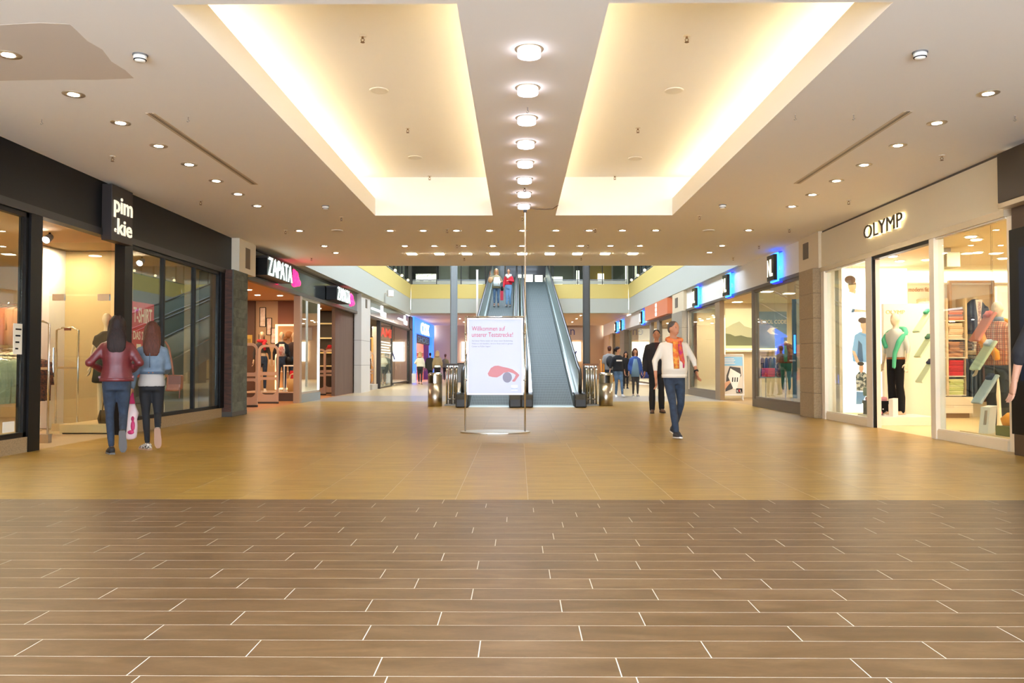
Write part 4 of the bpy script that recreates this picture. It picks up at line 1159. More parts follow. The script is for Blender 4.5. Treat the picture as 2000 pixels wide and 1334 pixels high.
# pillar between the two left shops
struct('pillar', MB().box(-6.3, -5.98, 17.2, 18.1, 0.10, 3.08), M('pillar_wood', '3a2a24', 0.7, noise=(6, '57362a'), stretch=(1, 1, 5)))
pl_ = struct('pillar', MB().box(-5.98, -5.96, 17.2, 18.1, .10, 3.08), M('pillar_joint', '55564f', 0.85))
pls = Vector(pl_.location)
pb = MB(); pb.box(-.01, .01, -.447, .447, -.098, .098); pbm = pb.mesh('board'); pbm.materials.append(board_mat('pillar_boards', '4a4d46', '5c6056', '6c6f65', .8, (6, 2, 3), .14, .3))
for i in range(15):
    o = bpy.data.objects.new('board', pbm); COL.objects.link(o); o.parent = pl_; o.location = (.012, 0, .10 + i * .1985); 
struct('pillar', MB().box(-6.3, -5.95, 17.18, 18.12, 0, .1), M('pillar_foot', '4a453f', 0.6))
pc = struct('pillar', MB().box(-6.3, -5.97, 17.6, 18.7, 3.08, 3.8), M('pillar_head', 'd9cdb4', 0.7))
MB().box(-5.972, -5.965, 18.0, 18.3, 3.2, 3.65).obj('grille', M('grille_brown', '6c5e4d', 0.7), pc)
struct('wall_left', MB().box(-6.45, -6.22, 17.3, 18.7, 0, 3.8), M('pillar_head', 'd9cdb4', 0.7))

# ------------------------------------------------------------------ brown shop with the two lettered boxes
ZB = M('brown_interior', '9c7551', 0.8)
room('brown_shop', -11.0, -6.26, 18.5, 31.5, 3.12, ZB, M('orange_wood_floor', '9c6234', 0.35, noise=(4, 'b0743f'), stretch=(5, .6, 1)), M('brown_ceiling', 'd2a982', 0.8), 'right')
area('brown_shop_lamp', (-8.4, 22.5, 3.08), 3, 6, 150, (1.0, .74, .48))
area('brown_shop_lamp', (-7.4, 28.5, 3.08), 1.5, 4, 55, (1.0, .74, .48))
MIRR = M('mirror_metal', '9aa3a3', 0.10, 0.95)
struct('fascia_mirror', MB().box(-6.3, -6.16, 18.7, 31.8, 3.12, 3.8), MIRR)
struct('trim_8', MB().box(-6.28, -6.14, 18.7, 31.8, 3.02, 3.12), M('track_grey', '6a635a', 0.4, .5))
struct('trim_9', MB().box(-6.28, -6.1, 18.7, 31.8, 3.78, 3.82), M('soffit_grey', '7c756a', 0.7))
for k, (y0, y1, yf) in enumerate(((19.0, 21.1, 22.2), (26.35, 28.4, 29.5))):
    t = thing('shop_sign', ('nearer' if k == 0 else 'farther') + ' black box sign with tall white letters and a glowing pink flower', 'sign', (-5.95, y0, 3.1))
    MB().box(-6.14, -5.80, y0, y1 + .05, 3.16, 3.56).obj('box', BLACK, t); MB().box(-6.14, -5.78, y0 - .02, y1 + .06, 3.56, 3.61).obj('lid', DARKMETAL, t)
    text('lettering', 'ZAPATA', M('sign_white_glow', 'f3fbf6', 0.5, emit=1.1, ecol='e9fff6'), t, (-5.795, y0 + .06, 3.17), (0, 1, 0), (0, 0, 1), y1 - y0 - .1, .42, .02)
    fl = MB()
    for a in range(7):
        th = a * .9
        fl.ell((-5.85, y1 + .42 + .22 * math.cos(th), 3.34 + .13 * math.sin(th)), (.05, .2, .11), 8, 6)
    fl.ell((-5.85, y1 + .75, 3.26), (.05, .28, .10), 10, 6)
    fl.obj('flower', M('pink_glow', 'ff2f6a', 0.5, emit=1.8, ecol='ff2060'), t, True)
# windows and posts
struct('post_beige', MB().box(-6.32, -6.14, 23.2, 23.42, 0, 3.02), M('post_taupe', 'a58a72', 0.6))
window(-6.2, 23.42, 25.65, .24, 3.02, [], STEEL, glass_mat('mirror_glass', (.8, .85, .83), 2.6), .06)
struct('base_grey', MB().box(-6.28, -6.14, 23.42, 25.65, 0, .24), M('base_grey', '8f8f86', 0.6))
struct('wall_shutter', MB().box(-6.42, -6.3, 28.4, 31.5, 0, 3.02), M('shutter_brown', '6e5240', 0.7, noise=(3, '5f4636'), stretch=(1, 6, .2)))
struct('pillar', MB().box(-6.35, -5.99, 31.5, 33.4, 0, 3.82), M('pillar_white', 'd3cbbf', 0.6))
pw = struct('wall_left', MB().box(-6.5, -6.2, 31.66, 33.6, 0, 3.8), MATS['pillar_white'])
for z in (1.05, 2.0): MB().box(-6.35, -5.985, 31.49, 33.41, z, z + .015).obj('joint', M('joint_dark', '8e857a', .8), pw)
MB().box(-5.992, -5.984, 32.3, 32.7, 3.3, 3.65).obj('grille', MATS['grille_brown'], pw)
# interior display wall
dw = struct('wall_display', MB().box(-8.9, -6.4, 26.2, 26.32, 0, 3.1), M('taupe_wall', 'a98a68', 0.8))
MB().box(-8.9, -8.35, 26.1, 26.2, 0, 3.1).obj('dark_panel', M('panel_dark_brown', '54382a', 0.7), dw)
MB().box(-7.62, -6.42, 26.12, 26.2, 2.35, 3.1).obj('red_panel', M('panel_red_brown', '70402c', 0.7), dw)
t = thing('display_niche', 'lit display niche with shelves behind the brown shop mannequins', 'shelf', (-7.2, 26.0, 0))
MB().frame((-7.64, 26.05, .3), (1, 0, 0), (0, 0, 1), .72, 2.05, .05, .13).obj('lit_frame', M('niche_frame', 'ffd9a0', .5, emit=1.2, ecol='ffcb8a'), t)
MB().box(-7.6, -6.96, 26.1, 26.19, .3, 2.3).obj('back', M('niche_back', 'b09070', .8), t)
for z in (.85, 1.25, 1.62): MB().box(-7.6, -6.96, 25.85, 26.1, z, z + .03).obj('shelf', CREAM, t)
t = thing('animal_bust', 'brown sculpted head mounted high in the lit niche', 'sculpture', (-7.25, 25.98, 1.8))
MB().ell((-7.22, 25.98, 2.02), (.13, .1, .12), 12, 8).ell((-7.36, 25.95, 1.9), (.1, .09, .07), 10, 8).ell((-7.14, 25.98, 1.9), (.06, .08, .12), 8, 6).obj('head', M('bust_brown', '9a6437', .6), t, True)
t = thing('fur_coat', 'dark fur garment hanging in the lit niche', 'garment', (-7.3, 25.95, 1.28))
MB().loft([ring(1.28, .26, .05, 12, -7.25, 25.95), ring(1.45, .24, .06, 12, -7.25, 25.95), ring(1.60, .18, .05, 12, -7.25, 25.95)]).obj('fur', M('fur_brown', '4a2c1c', .95, noise=(18, '8a5a36', .2), bump=.6), t, True)
for i, (x, z, w_, h_, c) in enumerate(((-8.22, 2.28, .2, .62, 'c9a98c'), (-8.0, 2.02, .17, .55, 'c2907c'), (-7.86, 1.75, .2, .5, 'b5897e'), (-8.24, 1.62, .18, .42, 'bfb3a2'))):
    t = thing('picture_frame', f'{["tall topmost", "second", "third", "lowest"][i]} framed picture on the taupe wall of the brown shop', 'picture', (x, 26.18, z), 0, 'framed pictures in the brown shop')
    MB().frame((x, 26.2, z), (1, 0, 0), (0, 0, 1), w_, h_, .018, .03).obj('frame', BLACKM, t); MB().box(x + .01, x + w_ - .01, 26.185, 26.195, z + .01, z + h_ - .01).obj('print', M('print_' + c, c, .6, noise=(9, 'e6d6c4', .2)), t)
t = thing('yellow_notice', 'small yellow notice on the dark panel behind the first gate', 'notice', (-8.5, 26.08, 1.7))
MB().box(-8.62, -8.42, 26.085, 26.098, 1.72, 2.02).obj('sheet', M('notice_yellow', 'b9953a', .6), t); MB().box(-8.58, -8.46, 26.08, 26.085, 1.78, 1.9).obj('print', M('notice_print', '8d6c2c', .6), t)
t = thing('display_plinth', 'dark brown display plinth under the three clothed mannequins', 'plinth', (-7.2, 25.2, 0))
MB().box(-8.3, -6.45, 24.5, 26.0, 0, .24).obj('block', M('plinth_dark', '4a342a', .6), t); MB().box(-8.3, -6.43, 24.48, 26.0, .24, .27).obj('top', M('plinth_top', 'b8987a', .5), t)
REDC = M('cloth_red', 'c02028', .9); BLKC = M('cloth_black', '1d1a1c', .9); BROWNC = M('cloth_brown', '3f2a22', .9)
m = figure('mannequin with red scarf, first in the brown shop', (-7.74, 24.9, .27), R(15), 1.82, 'f', MANN, top=(M('cloth_dark_grey', '3b3532', .9), 1.12, 1.7, .02), bottom=(DENIM, .95, .0), shoes=M('boot_cream', 'd3bfa4', .6), name='mannequin', cat='mannequin', vox=.026)
part_on(m, MB().tube([(.1, .02, 1.47), (.0, -.1, 1.46), (-.1, .0, 1.47), (0, .09, 1.48), (.1, .02, 1.46), (.06, -.12, 1.40), (.09, -.14, 1.2)], [.045, .05, .045, .045, .05, .05, .035], 8), 'scarf', REDC, 1.82)
m = figure('mannequin in black jacket over printed top, second in the brown shop', (-7.2, 25.1, .27), R(25), 1.82, 'f', MANN, top=(BLKC, 1.1, 1.8, .02), bottom=(DENIM, .95, .0), shoes=M('boot_cream', 'd3bfa4', .6), name='mannequin', cat='mannequin', vox=.026)
part_on(m, MB().loft([ring(1.02, .09, .03, 10, -.02, -.115), ring(1.2, .1, .03, 10, -.02, -.125), ring(1.38, .07, .03, 10, -.01, -.095)]), 'printed_shirt', M('print_shirt', 'e8d8be', .9, noise=(8, 'b26a5a', .1)), 1.82)
figure('mannequin in dark coat, third in the brown shop', (-6.95, 25.55, .27), R(30), 1.82, 'f', MANN, top=(BROWNC, .80, 1.8, .03, .1), bottom=(DENIM, .95, .0), shoes=M('boot_cream', 'd3bfa4', .6), name='mannequin', cat='mannequin', vox=.026)
t = thing('tote_bag', 'tan straw tote bag on the brown shop plinth', 'bag', (-6.75, 24.75, .27))
MB().loft([ring(.27, .15, .09, 14, -6.75, 24.75), ring(.5, .18, .1, 14, -6.75, 24.75), ring(.66, .19, .09, 14, -6.75, 24.75)]).obj('body', M('straw', 'b9935a', .8, bump=.4), t, True)
for s_ in (-.04, .04): MB().tube([(-6.86, 24.75 + s_, .64), (-6.83, 24.75 + s_, .77), (-6.75, 24.75 + s_, .81), (-6.67, 24.75 + s_, .77), (-6.64, 24.75 + s_, .64)], .012, 6).obj('handle', M('straw_handle', 'd8ba84', .7), t)
t = thing('side_table', 'narrow white table carrying a black handbag in the brown shop', 'table', (-6.95, 25.0, .27))
MB().box(-7.1, -6.72, 24.95, 25.2, 1.03, 1.07).obj('top', CREAM, t)
for x in (-7.08, -6.74):
    for y in (24.97, 25.18): MB().box(x - .012, x + .012, y - .012, y + .012, .27, 1.03).obj('leg', CREAM, t)
t = thing('handbag', 'black handbag standing on the narrow white table', 'bag', (-6.95, 25.05, 1.07))
MB().loft([ring(1.07, .12, .06, 12, -6.95, 25.06), ring(1.2, .13, .06, 12, -6.95, 25.06), ring(1.32, .11, .05, 12, -6.95, 25.06)]).obj('body', BLACK, t, True)
MB().tube([(-7.02, 25.06, 1.3), (-7.0, 25.06, 1.46), (-6.95, 25.06, 1.5), (-6.9, 25.06, 1.46), (-6.88, 25.06, 1.3)], .012, 6).obj('handle', BLACK, t)
folded('red folded cloth hanging below the narrow white table', (-6.85, 25.0, .6), REDC, None, .12, .12, .3)
# goods gates
def rrect(x0, x1, z0, z1, r0, r1, n=5):
    """rounded rectangle points; r0 bottom radius, r1 top radius"""
    P = []
    for cx, cz, r, a in ((x1, z0, r0, -90), (x1, z1, r1, 0), (x0, z1, r1, 90), (x0, z0, r0, 180)):
        r = max(r, .001)
        ox = cx - r if cx == x1 else cx + r; oz = cz - r if cz == z1 else cz + r
        for k in range(n + 1):
            t_ = R(a + 90 * k / n); P.append((ox + r * math.cos(t_), oz + r * math.sin(t_)))
    return P
def gate(label, x1, y, w=.57, mat=M('gate_beige', 'b99a83', .55)):
    t = thing('security_gate', label, 'gate', (x1 - w / 2, y, 0), 0, 'beige security gates with rounded cut-outs')
    h = 1.64; d = .05; mb = MB()
    def ringloft(o, i):
        for A, B in ((o, i),):
            n = len(A)
            f0 = [(-0, 0)]
            V = [(a, -d / 2, b) for a, b in A] + [(a, -d / 2, b) for a, b in B] + [(a, d / 2, b) for a, b in A] + [(a, d / 2, b) for a, b in B]
            F = []
            for k in range(n):
                j = (k + 1) % n
                F += [(k, j, n + j, n + k), (2 * n + j, 2 * n + k, 3 * n + k, 3 * n + j), (j, k, 2 * n + k, 2 * n + j), (n + k, n + j, 3 * n + j, 3 * n + k)]
            mb.add(V, F)
    ringloft(rrect(-w / 2, w / 2, .80, h, .001, .17), rrect(-w / 2 + .07, w / 2 - .05, .88, h - .07, .05, .12))
    ringloft(rrect(-w / 2, w / 2, .70, .80, .001, .001), rrect(-w / 2 + .07, w / 2 - .05, .735, .785, .02, .02))
    ringloft(rrect(-w / 2, w / 2, .05, .70, .001, .001), rrect(-w / 2 + .07, w / 2 - .05, .25, .66, .13, .05))
    mb.obj('panel', mat, t, world=False)
    MB().box(-w / 2, w / 2, -.045, .045, 0, .05).obj('foot', M('gate_foot', '3a2e28', .6), t, world=False)
    return t
gate('beige security gate half hidden behind the boarded pillar', -6.66, 21.1)
gate('beige security gate in front of the mannequins of the brown shop', -6.68, 23.0)
gate('nearer beige security gate in the second brown shop entrance', -6.80, 29.2)
gate('farther beige security gate in the second brown shop entrance', -6.62, 30.5)
# second entrance: dark shelf wall
sw = struct('wall_shelves', MB().box(-8.6, -6.45, 31.2, 31.4, 0, 3.1), M('shelf_dark', '3d3324', .6))
for z, c in ((1.0, 'c9a56a'), (1.5, 'd6b46c'), (2.05, 'e0c887'), (2.6, 'c8b070')):
    MB().box(-8.5, -6.5, 31.05, 31.2, z, z + .05).obj('shelf', M('shelf_lit_' + c, c, .5, emit=.25), sw)
t = thing('table_decor', 'red decorated basket on the shelf of the second entrance', 'decor', (-7.1, 31.0, 1.55))
MB().ell((-7.1, 31.1, 1.66), (.16, .08, .11), 10, 6).obj('basket', M('decor_red', '8d3a30', .8), t, True); MB().ell((-7.1, 31.08, 1.75), (.1, .08, .08), 8, 6).obj('flowers', REDC, t, True)
# small ceiling lamps of the brown shop
b0 = None
for i, (x, y) in enumerate(((-7.3, 22.3), (-7.0, 24.2), (-7.6, 24.0), (-6.9, 28.3), (-7.2, 29.8))):
    lab = f'{ORD[i]} small ceiling lamp in the brown shop, counted from the front'
    if b0 is None:
        b0 = thing('ceiling_lamp', lab, 'light', (x, y, 3.12), 0, 'ceiling lamps in the brown shop')
        MB().lathe((0, 0, -.01), [(.08, 0), (.11, 0), (.11, .01)], 16).obj('rim', CREAM, b0, world=False); MB().lathe((0, 0, -.02), [(0, 0), (.07, 0), (.08, .012)], 16).obj('lamp', WARMLAMP, b0, world=False)
    else: dup(b0, (x, y, 3.12), label=lab)
t = thing('camera_bracket', 'white wall bracket with a small white camera box on the left white fascia', 'camera', (-5.8, 36.5, 4.2))
MB().tube([(-5.87, 36.2, 4.2), (-5.7, 36.2, 4.2)], .02, 6).obj('arm', WHITE, t); MB().obox((-5.62, 36.2, 4.2), (.12, .06, 0), (-.05, .1, 0), (0, 0, .14)).obj('housing', WHITE, t, bevel=.02)

# ------------------------------------------------------------------ grey fronted men's shop
room('grey_shop', -10.0, -6.26, 33.5, 47.2, 3.12, M('grey_shop_wall', '6f5c4b', .8), M('grey_shop_floor', '9b8a70', .4), M('grey_shop_ceiling', '4a3c30', .8), 'right')
area('grey_shop_lamp', (-7.6, 40, 3.05), 2, 9, 420, WARMW)
struct('fascia_grey', MB().box(-6.3, -6.15, 33.5, 47.3, 3.12, 3.8), M('fascia_gloss', 'aab2b4', .12, .6))
struct('trim_10', MB().box(-6.28, -6.12, 33.5, 47.3, 3.02, 3.12), DARKMETAL)
for k, (y0, y1) in enumerate(((34.6, 38.2), (42.3, 45.6))):
    t = thing('shop_sign', ('nearer' if k == 0 else 'farther') + ' small white glowing logo on the grey glossy fascia', 'sign', (-6.1, y0, 3.3), 0, 'white logos on the grey fascia')
    SG = M('logo_glow', 'ffffff', .5, emit=1.5); L_ = y1 - y0
    MB().box(-6.15, -6.12, y0, y0 + L_ * .62, 3.40, 3.48).obj('word_bar', SG, t)
    MB().box(-6.15, -6.12, y0 + L_ * .66, y0 + L_ * .78, 3.26, 3.72).box(-6.15, -6.12, y0 + L_ * .8, y1, 3.24, 3.46).obj('crest', SG, t)
struct('post_dark', MB().box(-6.3, -6.12, 46.6, 47.9, 0, 3.82), M('post_black_brown', '2a2320', .5))
struct('post_dark', MB().box(-6.3, -6.14, 36.7, 36.95, 0, 3.02), M('post_black_brown', '2a2320', .5))
window(-6.2, 36.95, 40.4, .02, 3.02, [], M('frame_dark', '30291f', .5), GLASS, .05)
w = window(-6.2, 40.45, 46.6, .12, 3.02, [43.5], M('frame_dark', '30291f', .5), GLASS, .05)
t = thing('window_lettering', 'red letters and pale bars stuck on the glass of the grey shop', 'sign', (-6.19, 38, 2.0))
text('lettering', 'AMI', M('letters_red', 'c23a22', .5, emit=.3), t, (-6.185, 37.1, 2.35), (0, 1, 0), (0, 0, 1), 3.1, .42, .01)
for i in range(5): MB().box(-6.19, -6.182, 37.1 + .2 * (i % 2), 40.1 - .3 * (i % 3), 1.6 + i * .12, 1.66 + i * .12).obj('bar', M('bar_pale', 'e9e6da', .5, emit=.3), t)
struct('wall_display', MB().box(-7.4, -6.5, 41.8, 41.9, 0, 3.0), M('grey_display', 'a89c8a', .8))
t = thing('doorway_surround', 'orange lit doorway frame inside the grey shop entrance', 'frame', (-6.9, 37.3, 0))
MB().frame((-7.3, 37.3, 0), (1, 0, 0), (0, 0, 1), .75, 2.3, .07, .1).obj('frame', M('frame_orange', 'c98b45', .5, emit=.25), t); MB().box(-7.25, -6.6, 37.4, 37.42, .15, 2.35).obj('back', M('back_dark', '3a2b1d', .7), t)
struct('base_grey', MB().box(-7.2, -6.22, 35.2, 36.6, 0, .22), M('base_pale', 'bfb5a4', .6))
figure('mannequin in flowered blouse and long pink skirt in the grey shop', (-6.55, 35.6, .22), R(25), 1.85, 'f', MANNW, top=(M('flower_blouse', 'ecd9a8', .9, noise=(16, 'd59f8c', .1)), 1.05, 1.2, .02, .1), bottom=(M('skirt_pink', 'd3a093', .9), .95, .06), hair=('tail', HAIRD), name='mannequin', cat='mannequin', vox=.035)
CW = M('cloth_white', 'ece5d2', .9)
figure('mannequin in pale shirt behind the grey shop window', (-6.6, 40.9, 0), R(30), 1.9, 'm', MANN, top=(CW, 1.05, 1.4, .015), bottom=(M('cloth_grey', '6f7478', .9), .95, .01), shoes=BLACKM, name='mannequin', cat='mannequin', vox=.035)
figure('mannequin in dark cap and grey suit behind the grey shop window', (-6.62, 42.9, 0), R(10), 1.9, 'm', MANN, top=(M('cloth_blue_grey', '4d5660', .9), .9, 1.9, .02), bottom=(M('cloth_blue_grey', '4d5660', .9), .95, .01), shoes=BLACKM, hair=('short', M('cap_dark', '2c3236', .8)), name='mannequin', cat='mannequin', vox=.035)
gate('beige security gate at the grey shop entrance', -6.45, 37.0, .5)

# ------------------------------------------------------------------ blue lit shop at the far left
room('blue_shop', -9.5, -6.26, 48.2, 59.8, 3.0, M('pink_wall', 'd9837a', .8), M('pink_floor', 'b58a70', .5), M('blue_ceiling', 'd8b8a8', .8), 'right')
area('far_gallery_fill', (0, 52.5, 3.86), 9, 9, 330, WARMW)  # unseen fill lights added to brighten the far end
area('blue_shop_lamp', (-7.6, 54, 2.95), 2, 8, 200, (1, .8, .75))
BG = M('blue_glow', '3f7dff', .5, emit=1.0, ecol='2f6dff')
struct('fascia_blue', MB().box(-6.3, -6.05, 48.1, 59.6, 2.95, 3.86), BG)
struct('post_blue', MB().box(-6.3, -6.08, 48.1, 49.4, 0, 2.95), BG)
struct('post_blue', MB().box(-6.3, -6.08, 58.2, 59.6, 0, 2.95), BG)
t = thing('shop_sign', 'large white glowing letters on the blue lit fascia', 'sign', (-6, 52, 3.1))
text('lettering', 'COX', M('white_glow_letters', 'ffffff', .5, emit=2.0), t, (-6.04, 51.2, 2.98), (0, 1, 0), (0, 0, 1), 4.6, .72, .04)
t = thing('inner_sign', 'dark inner sign with pale letters under the blue fascia', 'sign', (-6.4, 53, 2.4))
MB().box(-6.32, -6.22, 50, 58, 2.4, 2.96).obj('panel', M('panel_blue_black', '1b2338', .5), t)
text('lettering', 'SHOES', M('letters_blue', '6a9cc4', .5), t, (-6.21, 51, 2.48), (0, 1, 0), (0, 0, 1), 6.2, .36, .02)
bw = struct('wall_shoe_shelves', MB().box(-7.9, -6.6, 57.5, 57.7, 0, 2.9), MATS['pink_wall'])
for i in range(5): MB().box(-7.9, -6.6, 57.2, 57.5, .6 + i * .32, .64 + i * .32).obj('shelf', CREAM, bw)

# ------------------------------------------------------------------ white shop front on the right
OW = M('cream_shop_white', 'ead9bd', .6); OWALL = M('cream_shop_wall', 'f0dfbf', .75)
room('white_shop', 6.26, 11.2, 8.4, 17.4, 3.05, OWALL, M('cream_shop_floor', 'e0c592', .35), M('cream_shop_ceiling', 'efd9b4', .8), 'left')
area('white_shop_lamp', (8.4, 12.4, 3.02), 3.6, 6.5, 210, WARMW)
struct('fascia_white', MB().box(6.16, 6.3, 10.42, 16.95, 3.05, 3.76), M('fascia_cream', 'd9c9a8', .55))
struct('trim_11', MB().box(6.18, 6.3, 10.42, 17.3, 3.76, 3.8), M('gap_dark', '5b5045', .8))
struct('trim_12', MB().box(6.12, 6.28, 10.42, 16.75, 2.96, 3.05), M('alu_cream', 'd8c6a6', .25, .35))
for y0, y1 in ((16.58, 16.75), (14.36, 14.60), (12.20, 12.34), (10.36, 10.46)):
    struct('post_white', MB().box(6.13 if y0 > 11 else 6.18, 6.28, y0, y1, 0, 2.96), M('alu_white', 'e9dcc6', .3, .2))
struct('post_black', MB().box(6.14, 6.19, 14.33, 14.36, 0, 2.96), BLACK)
struct('trim_13', MB().box(6.15, 6.27, 12.34, 14.32, 2.91, 2.965), BLACK)
for y0, y1 in ((14.6, 16.58), (10.46, 12.2)):
    struct('base_white', MB().box(6.15, 6.28, y0, y1, 0, .13), M('base_cream', 'e3d3b5', .5))
window(6.2, 14.6, 16.58, .13, 2.96, [], MATS['alu_white'], GLASS, .03, False)
window(6.2, 10.46, 12.2, .13, 2.96, [11.35], MATS['alu_white'], GLASS, .02, False)
t = thing('shop_sign', 'dark raised letters with lit edges on the cream fascia', 'sign', (6.1, 13.8, 3.3))
text('letters', 'OLYMP', M('letters_brown', '3a2b1e', .4), t, (6.10, 14.56, 3.29), (0, -1, 0), (0, 0, 1), 1.46, .235, .012)
text('lit_edges', 'OLYMP', M('letters_glow', 'fff2c8', .5, emit=1.1, ecol='fff0bd'), t, (6.145, 14.56, 3.285), (0, -1, 0), (0, 0, 1), 1.46, .245, .040)
# tall lightbox with three photographs
LBX = M('lightbox_glow', 'fffdf6', .5, emit=1.5, ecol='fffbf2')
t = thing('lightbox', 'tall glowing white lightbox with three photographs of men', 'lightbox', (7.0, 16.3, .15))
MB().box(6.36, 7.66, 16.3, 16.42, .15, 2.98).obj('panel', LBX, t)
MB().box(6.30, 6.36, 16.25, 16.45, 0, 3.0).obj('side_post', OW, t)
def print_(nm, col, poly, y=16.297):
    em = .75
    return MB().prism(poly, (6.36, y, .15), (1, 0, 0), (0, 0, 1), .002).obj(nm, M('print_' + col, col, .6, emit=.35), t)
def ov(cx, cz, rx, rz, n=14, a0=0, a1=360): return [(cx + rx * math.cos(R(a0 + (a1 - a0) * k / n)), cz + rz * math.sin(R(a0 + (a1 - a0) * k / n))) for k in range(n + (0 if a1 - a0 == 360 else 1))]
# first photograph: head above, folded arm with red cup below
print_('photo_skin', 'e3b48c', ov(.22, 2.50, .085, .13)); print_('photo_hair', '6a4a35', ov(.18, 2.61, .11, .085), 16.294)
print_('photo_glasses', '4a3528', [(.15, 2.50), (.30, 2.52), (.30, 2.54), (.15, 2.53)], 16.292)
print_('photo_skin', 'e3b48c', [(.14, 2.38), (.28, 2.33), (.30, 2.40), (.22, 2.44)])
print_('photo_arm', 'dcae88', [(.20, 1.97), (.28, 2.03), (.52, 2.01), (.54, 1.97)]); print_('photo_cup', 'd4697a', [(.48, 2.04), (.53, 2.02), (.58, 2.17), (.50, 2.20)], 16.293)
print_('photo_watch', '3f5368', [(.19, 1.96), (.25, 1.97), (.27, 2.03), (.22, 2.04)], 16.294)
# second photograph: man in a blue shirt
print_('photo_shirt', '7fa6cb', [(.22, 1.0), (.55, .98), (.58, 1.30), (.56, 1.55), (.46, 1.60), (.36, 1.58), (.26, 1.52), (.20, 1.20)])
print_('photo_shirt_dark', '3e5a7c', [(.30, 1.0), (.42, 1.0), (.40, 1.34), (.33, 1.42)], 16.294)
print_('photo_skin', 'e3b48c', ov(.44, 1.72, .07, .11), 16.293); print_('photo_hair', '5a3d2a', ov(.42, 1.81, .095, .06), 16.291); print_('photo_skin', 'e3b48c', [(.40, 1.56), (.50, 1.54), (.48, 1.66), (.41, 1.66)], 16.293)
print_('photo_arm', 'dcae88', [(.20, 1.22), (.26, 1.20), (.35, .98), (.28, .97)], 16.292)
# third photograph: man in a printed shirt
M('print_patterned', 'e8e4dc', .6, noise=(16, '38444a', .05), emit=0)
MB().prism([(.28, .42), (.50, .42), (.52, .55), (.56, .55), (.54, .70), (.44, .80), (.34, .80), (.27, .72)], (6.36, 16.297, .15), (1, 0, 0), (0, 0, 1), .002).obj('photo_print_shirt', MATS['print_patterned'], t)
print_('photo_jeans', '6b8fb4', [(.27, .16), (.38, .16), (.50, .40), (.28, .41)]); print_('photo_skin', 'd79f7c', ov(.38, .87, .045, .09), 16.293); print_('photo_hair', '3a2620', ov(.37, .955, .07, .04), 16.291)
print_('photo_arm', 'dcae88', [(.40, .36), (.55, .50), (.57, .55), (.44, .42)], 16.292)
# white partition with lettering, plinth, mannequin
struct('wall_partition', MB().box(6.95, 7.85, 15.75, 15.85, .1, 2.25), OW)
struct('wall_partition', MB().box(7.78, 7.98, 15.9, 16.1, 0, 2.3), M('column_cream', 'dcc6a2', .6))
t = thing('wall_lettering', 'small gold letters on the white partition behind the green sweater', 'sign', (7.2, 15.74, 2.0))
text('lettering', 'OLYMP', M('letters_gold', 'd8ad5e', .5), t, (6.99, 15.745, 2.05), (1, 0, 0), (0, 0, 1), .36, .075, .006)
t = thing('wall_lettering', 'brown lowercase lettering on the cream far wall', 'sign', (8.2, 17.38, 2.6))
text('lettering', 'modern fit', M('letters_tan', 'a8784a', .5), t, (8.2, 17.385, 2.62), (1, 0, 0), (0, 0, 1), .42, .09, .006)
t = thing('display_plinth', 'low white plinth under the mannequin with the green sweater', 'plinth', (6.9, 15.1, 0))
MB().box(6.42, 7.45, 14.85, 15.7, .0, .15).obj('block', OW, t, bevel=.004); MB().box(6.42, 7.45, 14.85, 15.7, .15, .16).obj('top', WHITE, t)
GREENC = M('cloth_green', '4fae86', .9); SHIRTG = M('shirt_grey', 'c4c2b4', .85)
m = figure('mannequin with green sweater over its shoulders and black trousers', (6.92, 15.2, .16), R(-68), 1.88, 'm', MANNW, top=(SHIRTG, .98, 1.35, .01), bottom=(BLACKM, 1.0, .02), shoes=M('shoe_tan', 'c9a987', .6), name='mannequin', cat='mannequin', vox=.022, arms=('down', 'down'))
part_on(m, MB().tube([(.19, .03, 1.40), (.1, .1, 1.46), (-.1, .1, 1.46), (-.19, .03, 1.40)], [.05, .06, .06, .05], 8).tube([(.19, .03, 1.40), (.17, -.10, 1.25), (.12, -.15, 1.05), (.10, -.15, .80)], [.05, .05, .04, .035], 8).tube([(-.19, .03, 1.40), (-.16, -.1, 1.28), (-.06, -.15, 1.15)], [.05, .05, .04], 8), 'sweater', GREENC, 1.88, .022)
part_on(m, MB().loft([ring(.955, .172, .124, 16), ring(.99, .17, .122, 16)]), 'belt', M('belt_brown', '9a5a2a', .5), 1.88)
def shirt_pack(label, c, mat, col2):
    """folded shirt clipped on a tilted hanger wire"""
    t = thing('display_shirt', label, 'shirt', (c[0], c[1], c[2]), 0, 'folded shirts hanging tilted in the window')
    a = Vector((.13, 0, .20)); b = Vector((0, .12, .0)); n = Vector((-.84, 0, .54)) * .02
    MB().obox((0, 0, 0), a, b, n).obj('folded_body', mat, t, world=False, bevel=.012)
    MB().obox(a * .78 + n * 1.8, a * .2, b * .5, n).ell(a * .7 + n * 2, (.05, .06, .03), 8, 6).obj('collar', col2, t, True, world=False)
    MB().cyl(a * 1.0, (a.x, a.y, 3.05 - c[2]), .0025, n=5).obj('wire', CHROME, t, world=False)
    return t
PALEG = M('shirt_pale_green', 'c9d6ae', .85); NAVY = M('cloth_navy', '2c3148', .9); PALEB = M('shirt_pale_blue', 'b9c8cc', .85); CORAL = M('cloth_coral', 'e5835f', .9)
for i, (x, z, c1, c2) in enumerate(((7.28, 1.87, PALEG, GREENC), (7.3, 1.42, PALEG, M('cloth_dkgreen', '4f7a62', .9)), (7.32, .97, PALEG, NAVY))):
    shirt_pack(f'{["top", "middle", "bottom"][i]} pale green folded shirt hanging beside the green sweater mannequin', (x, 14.9, z), c1, c2)
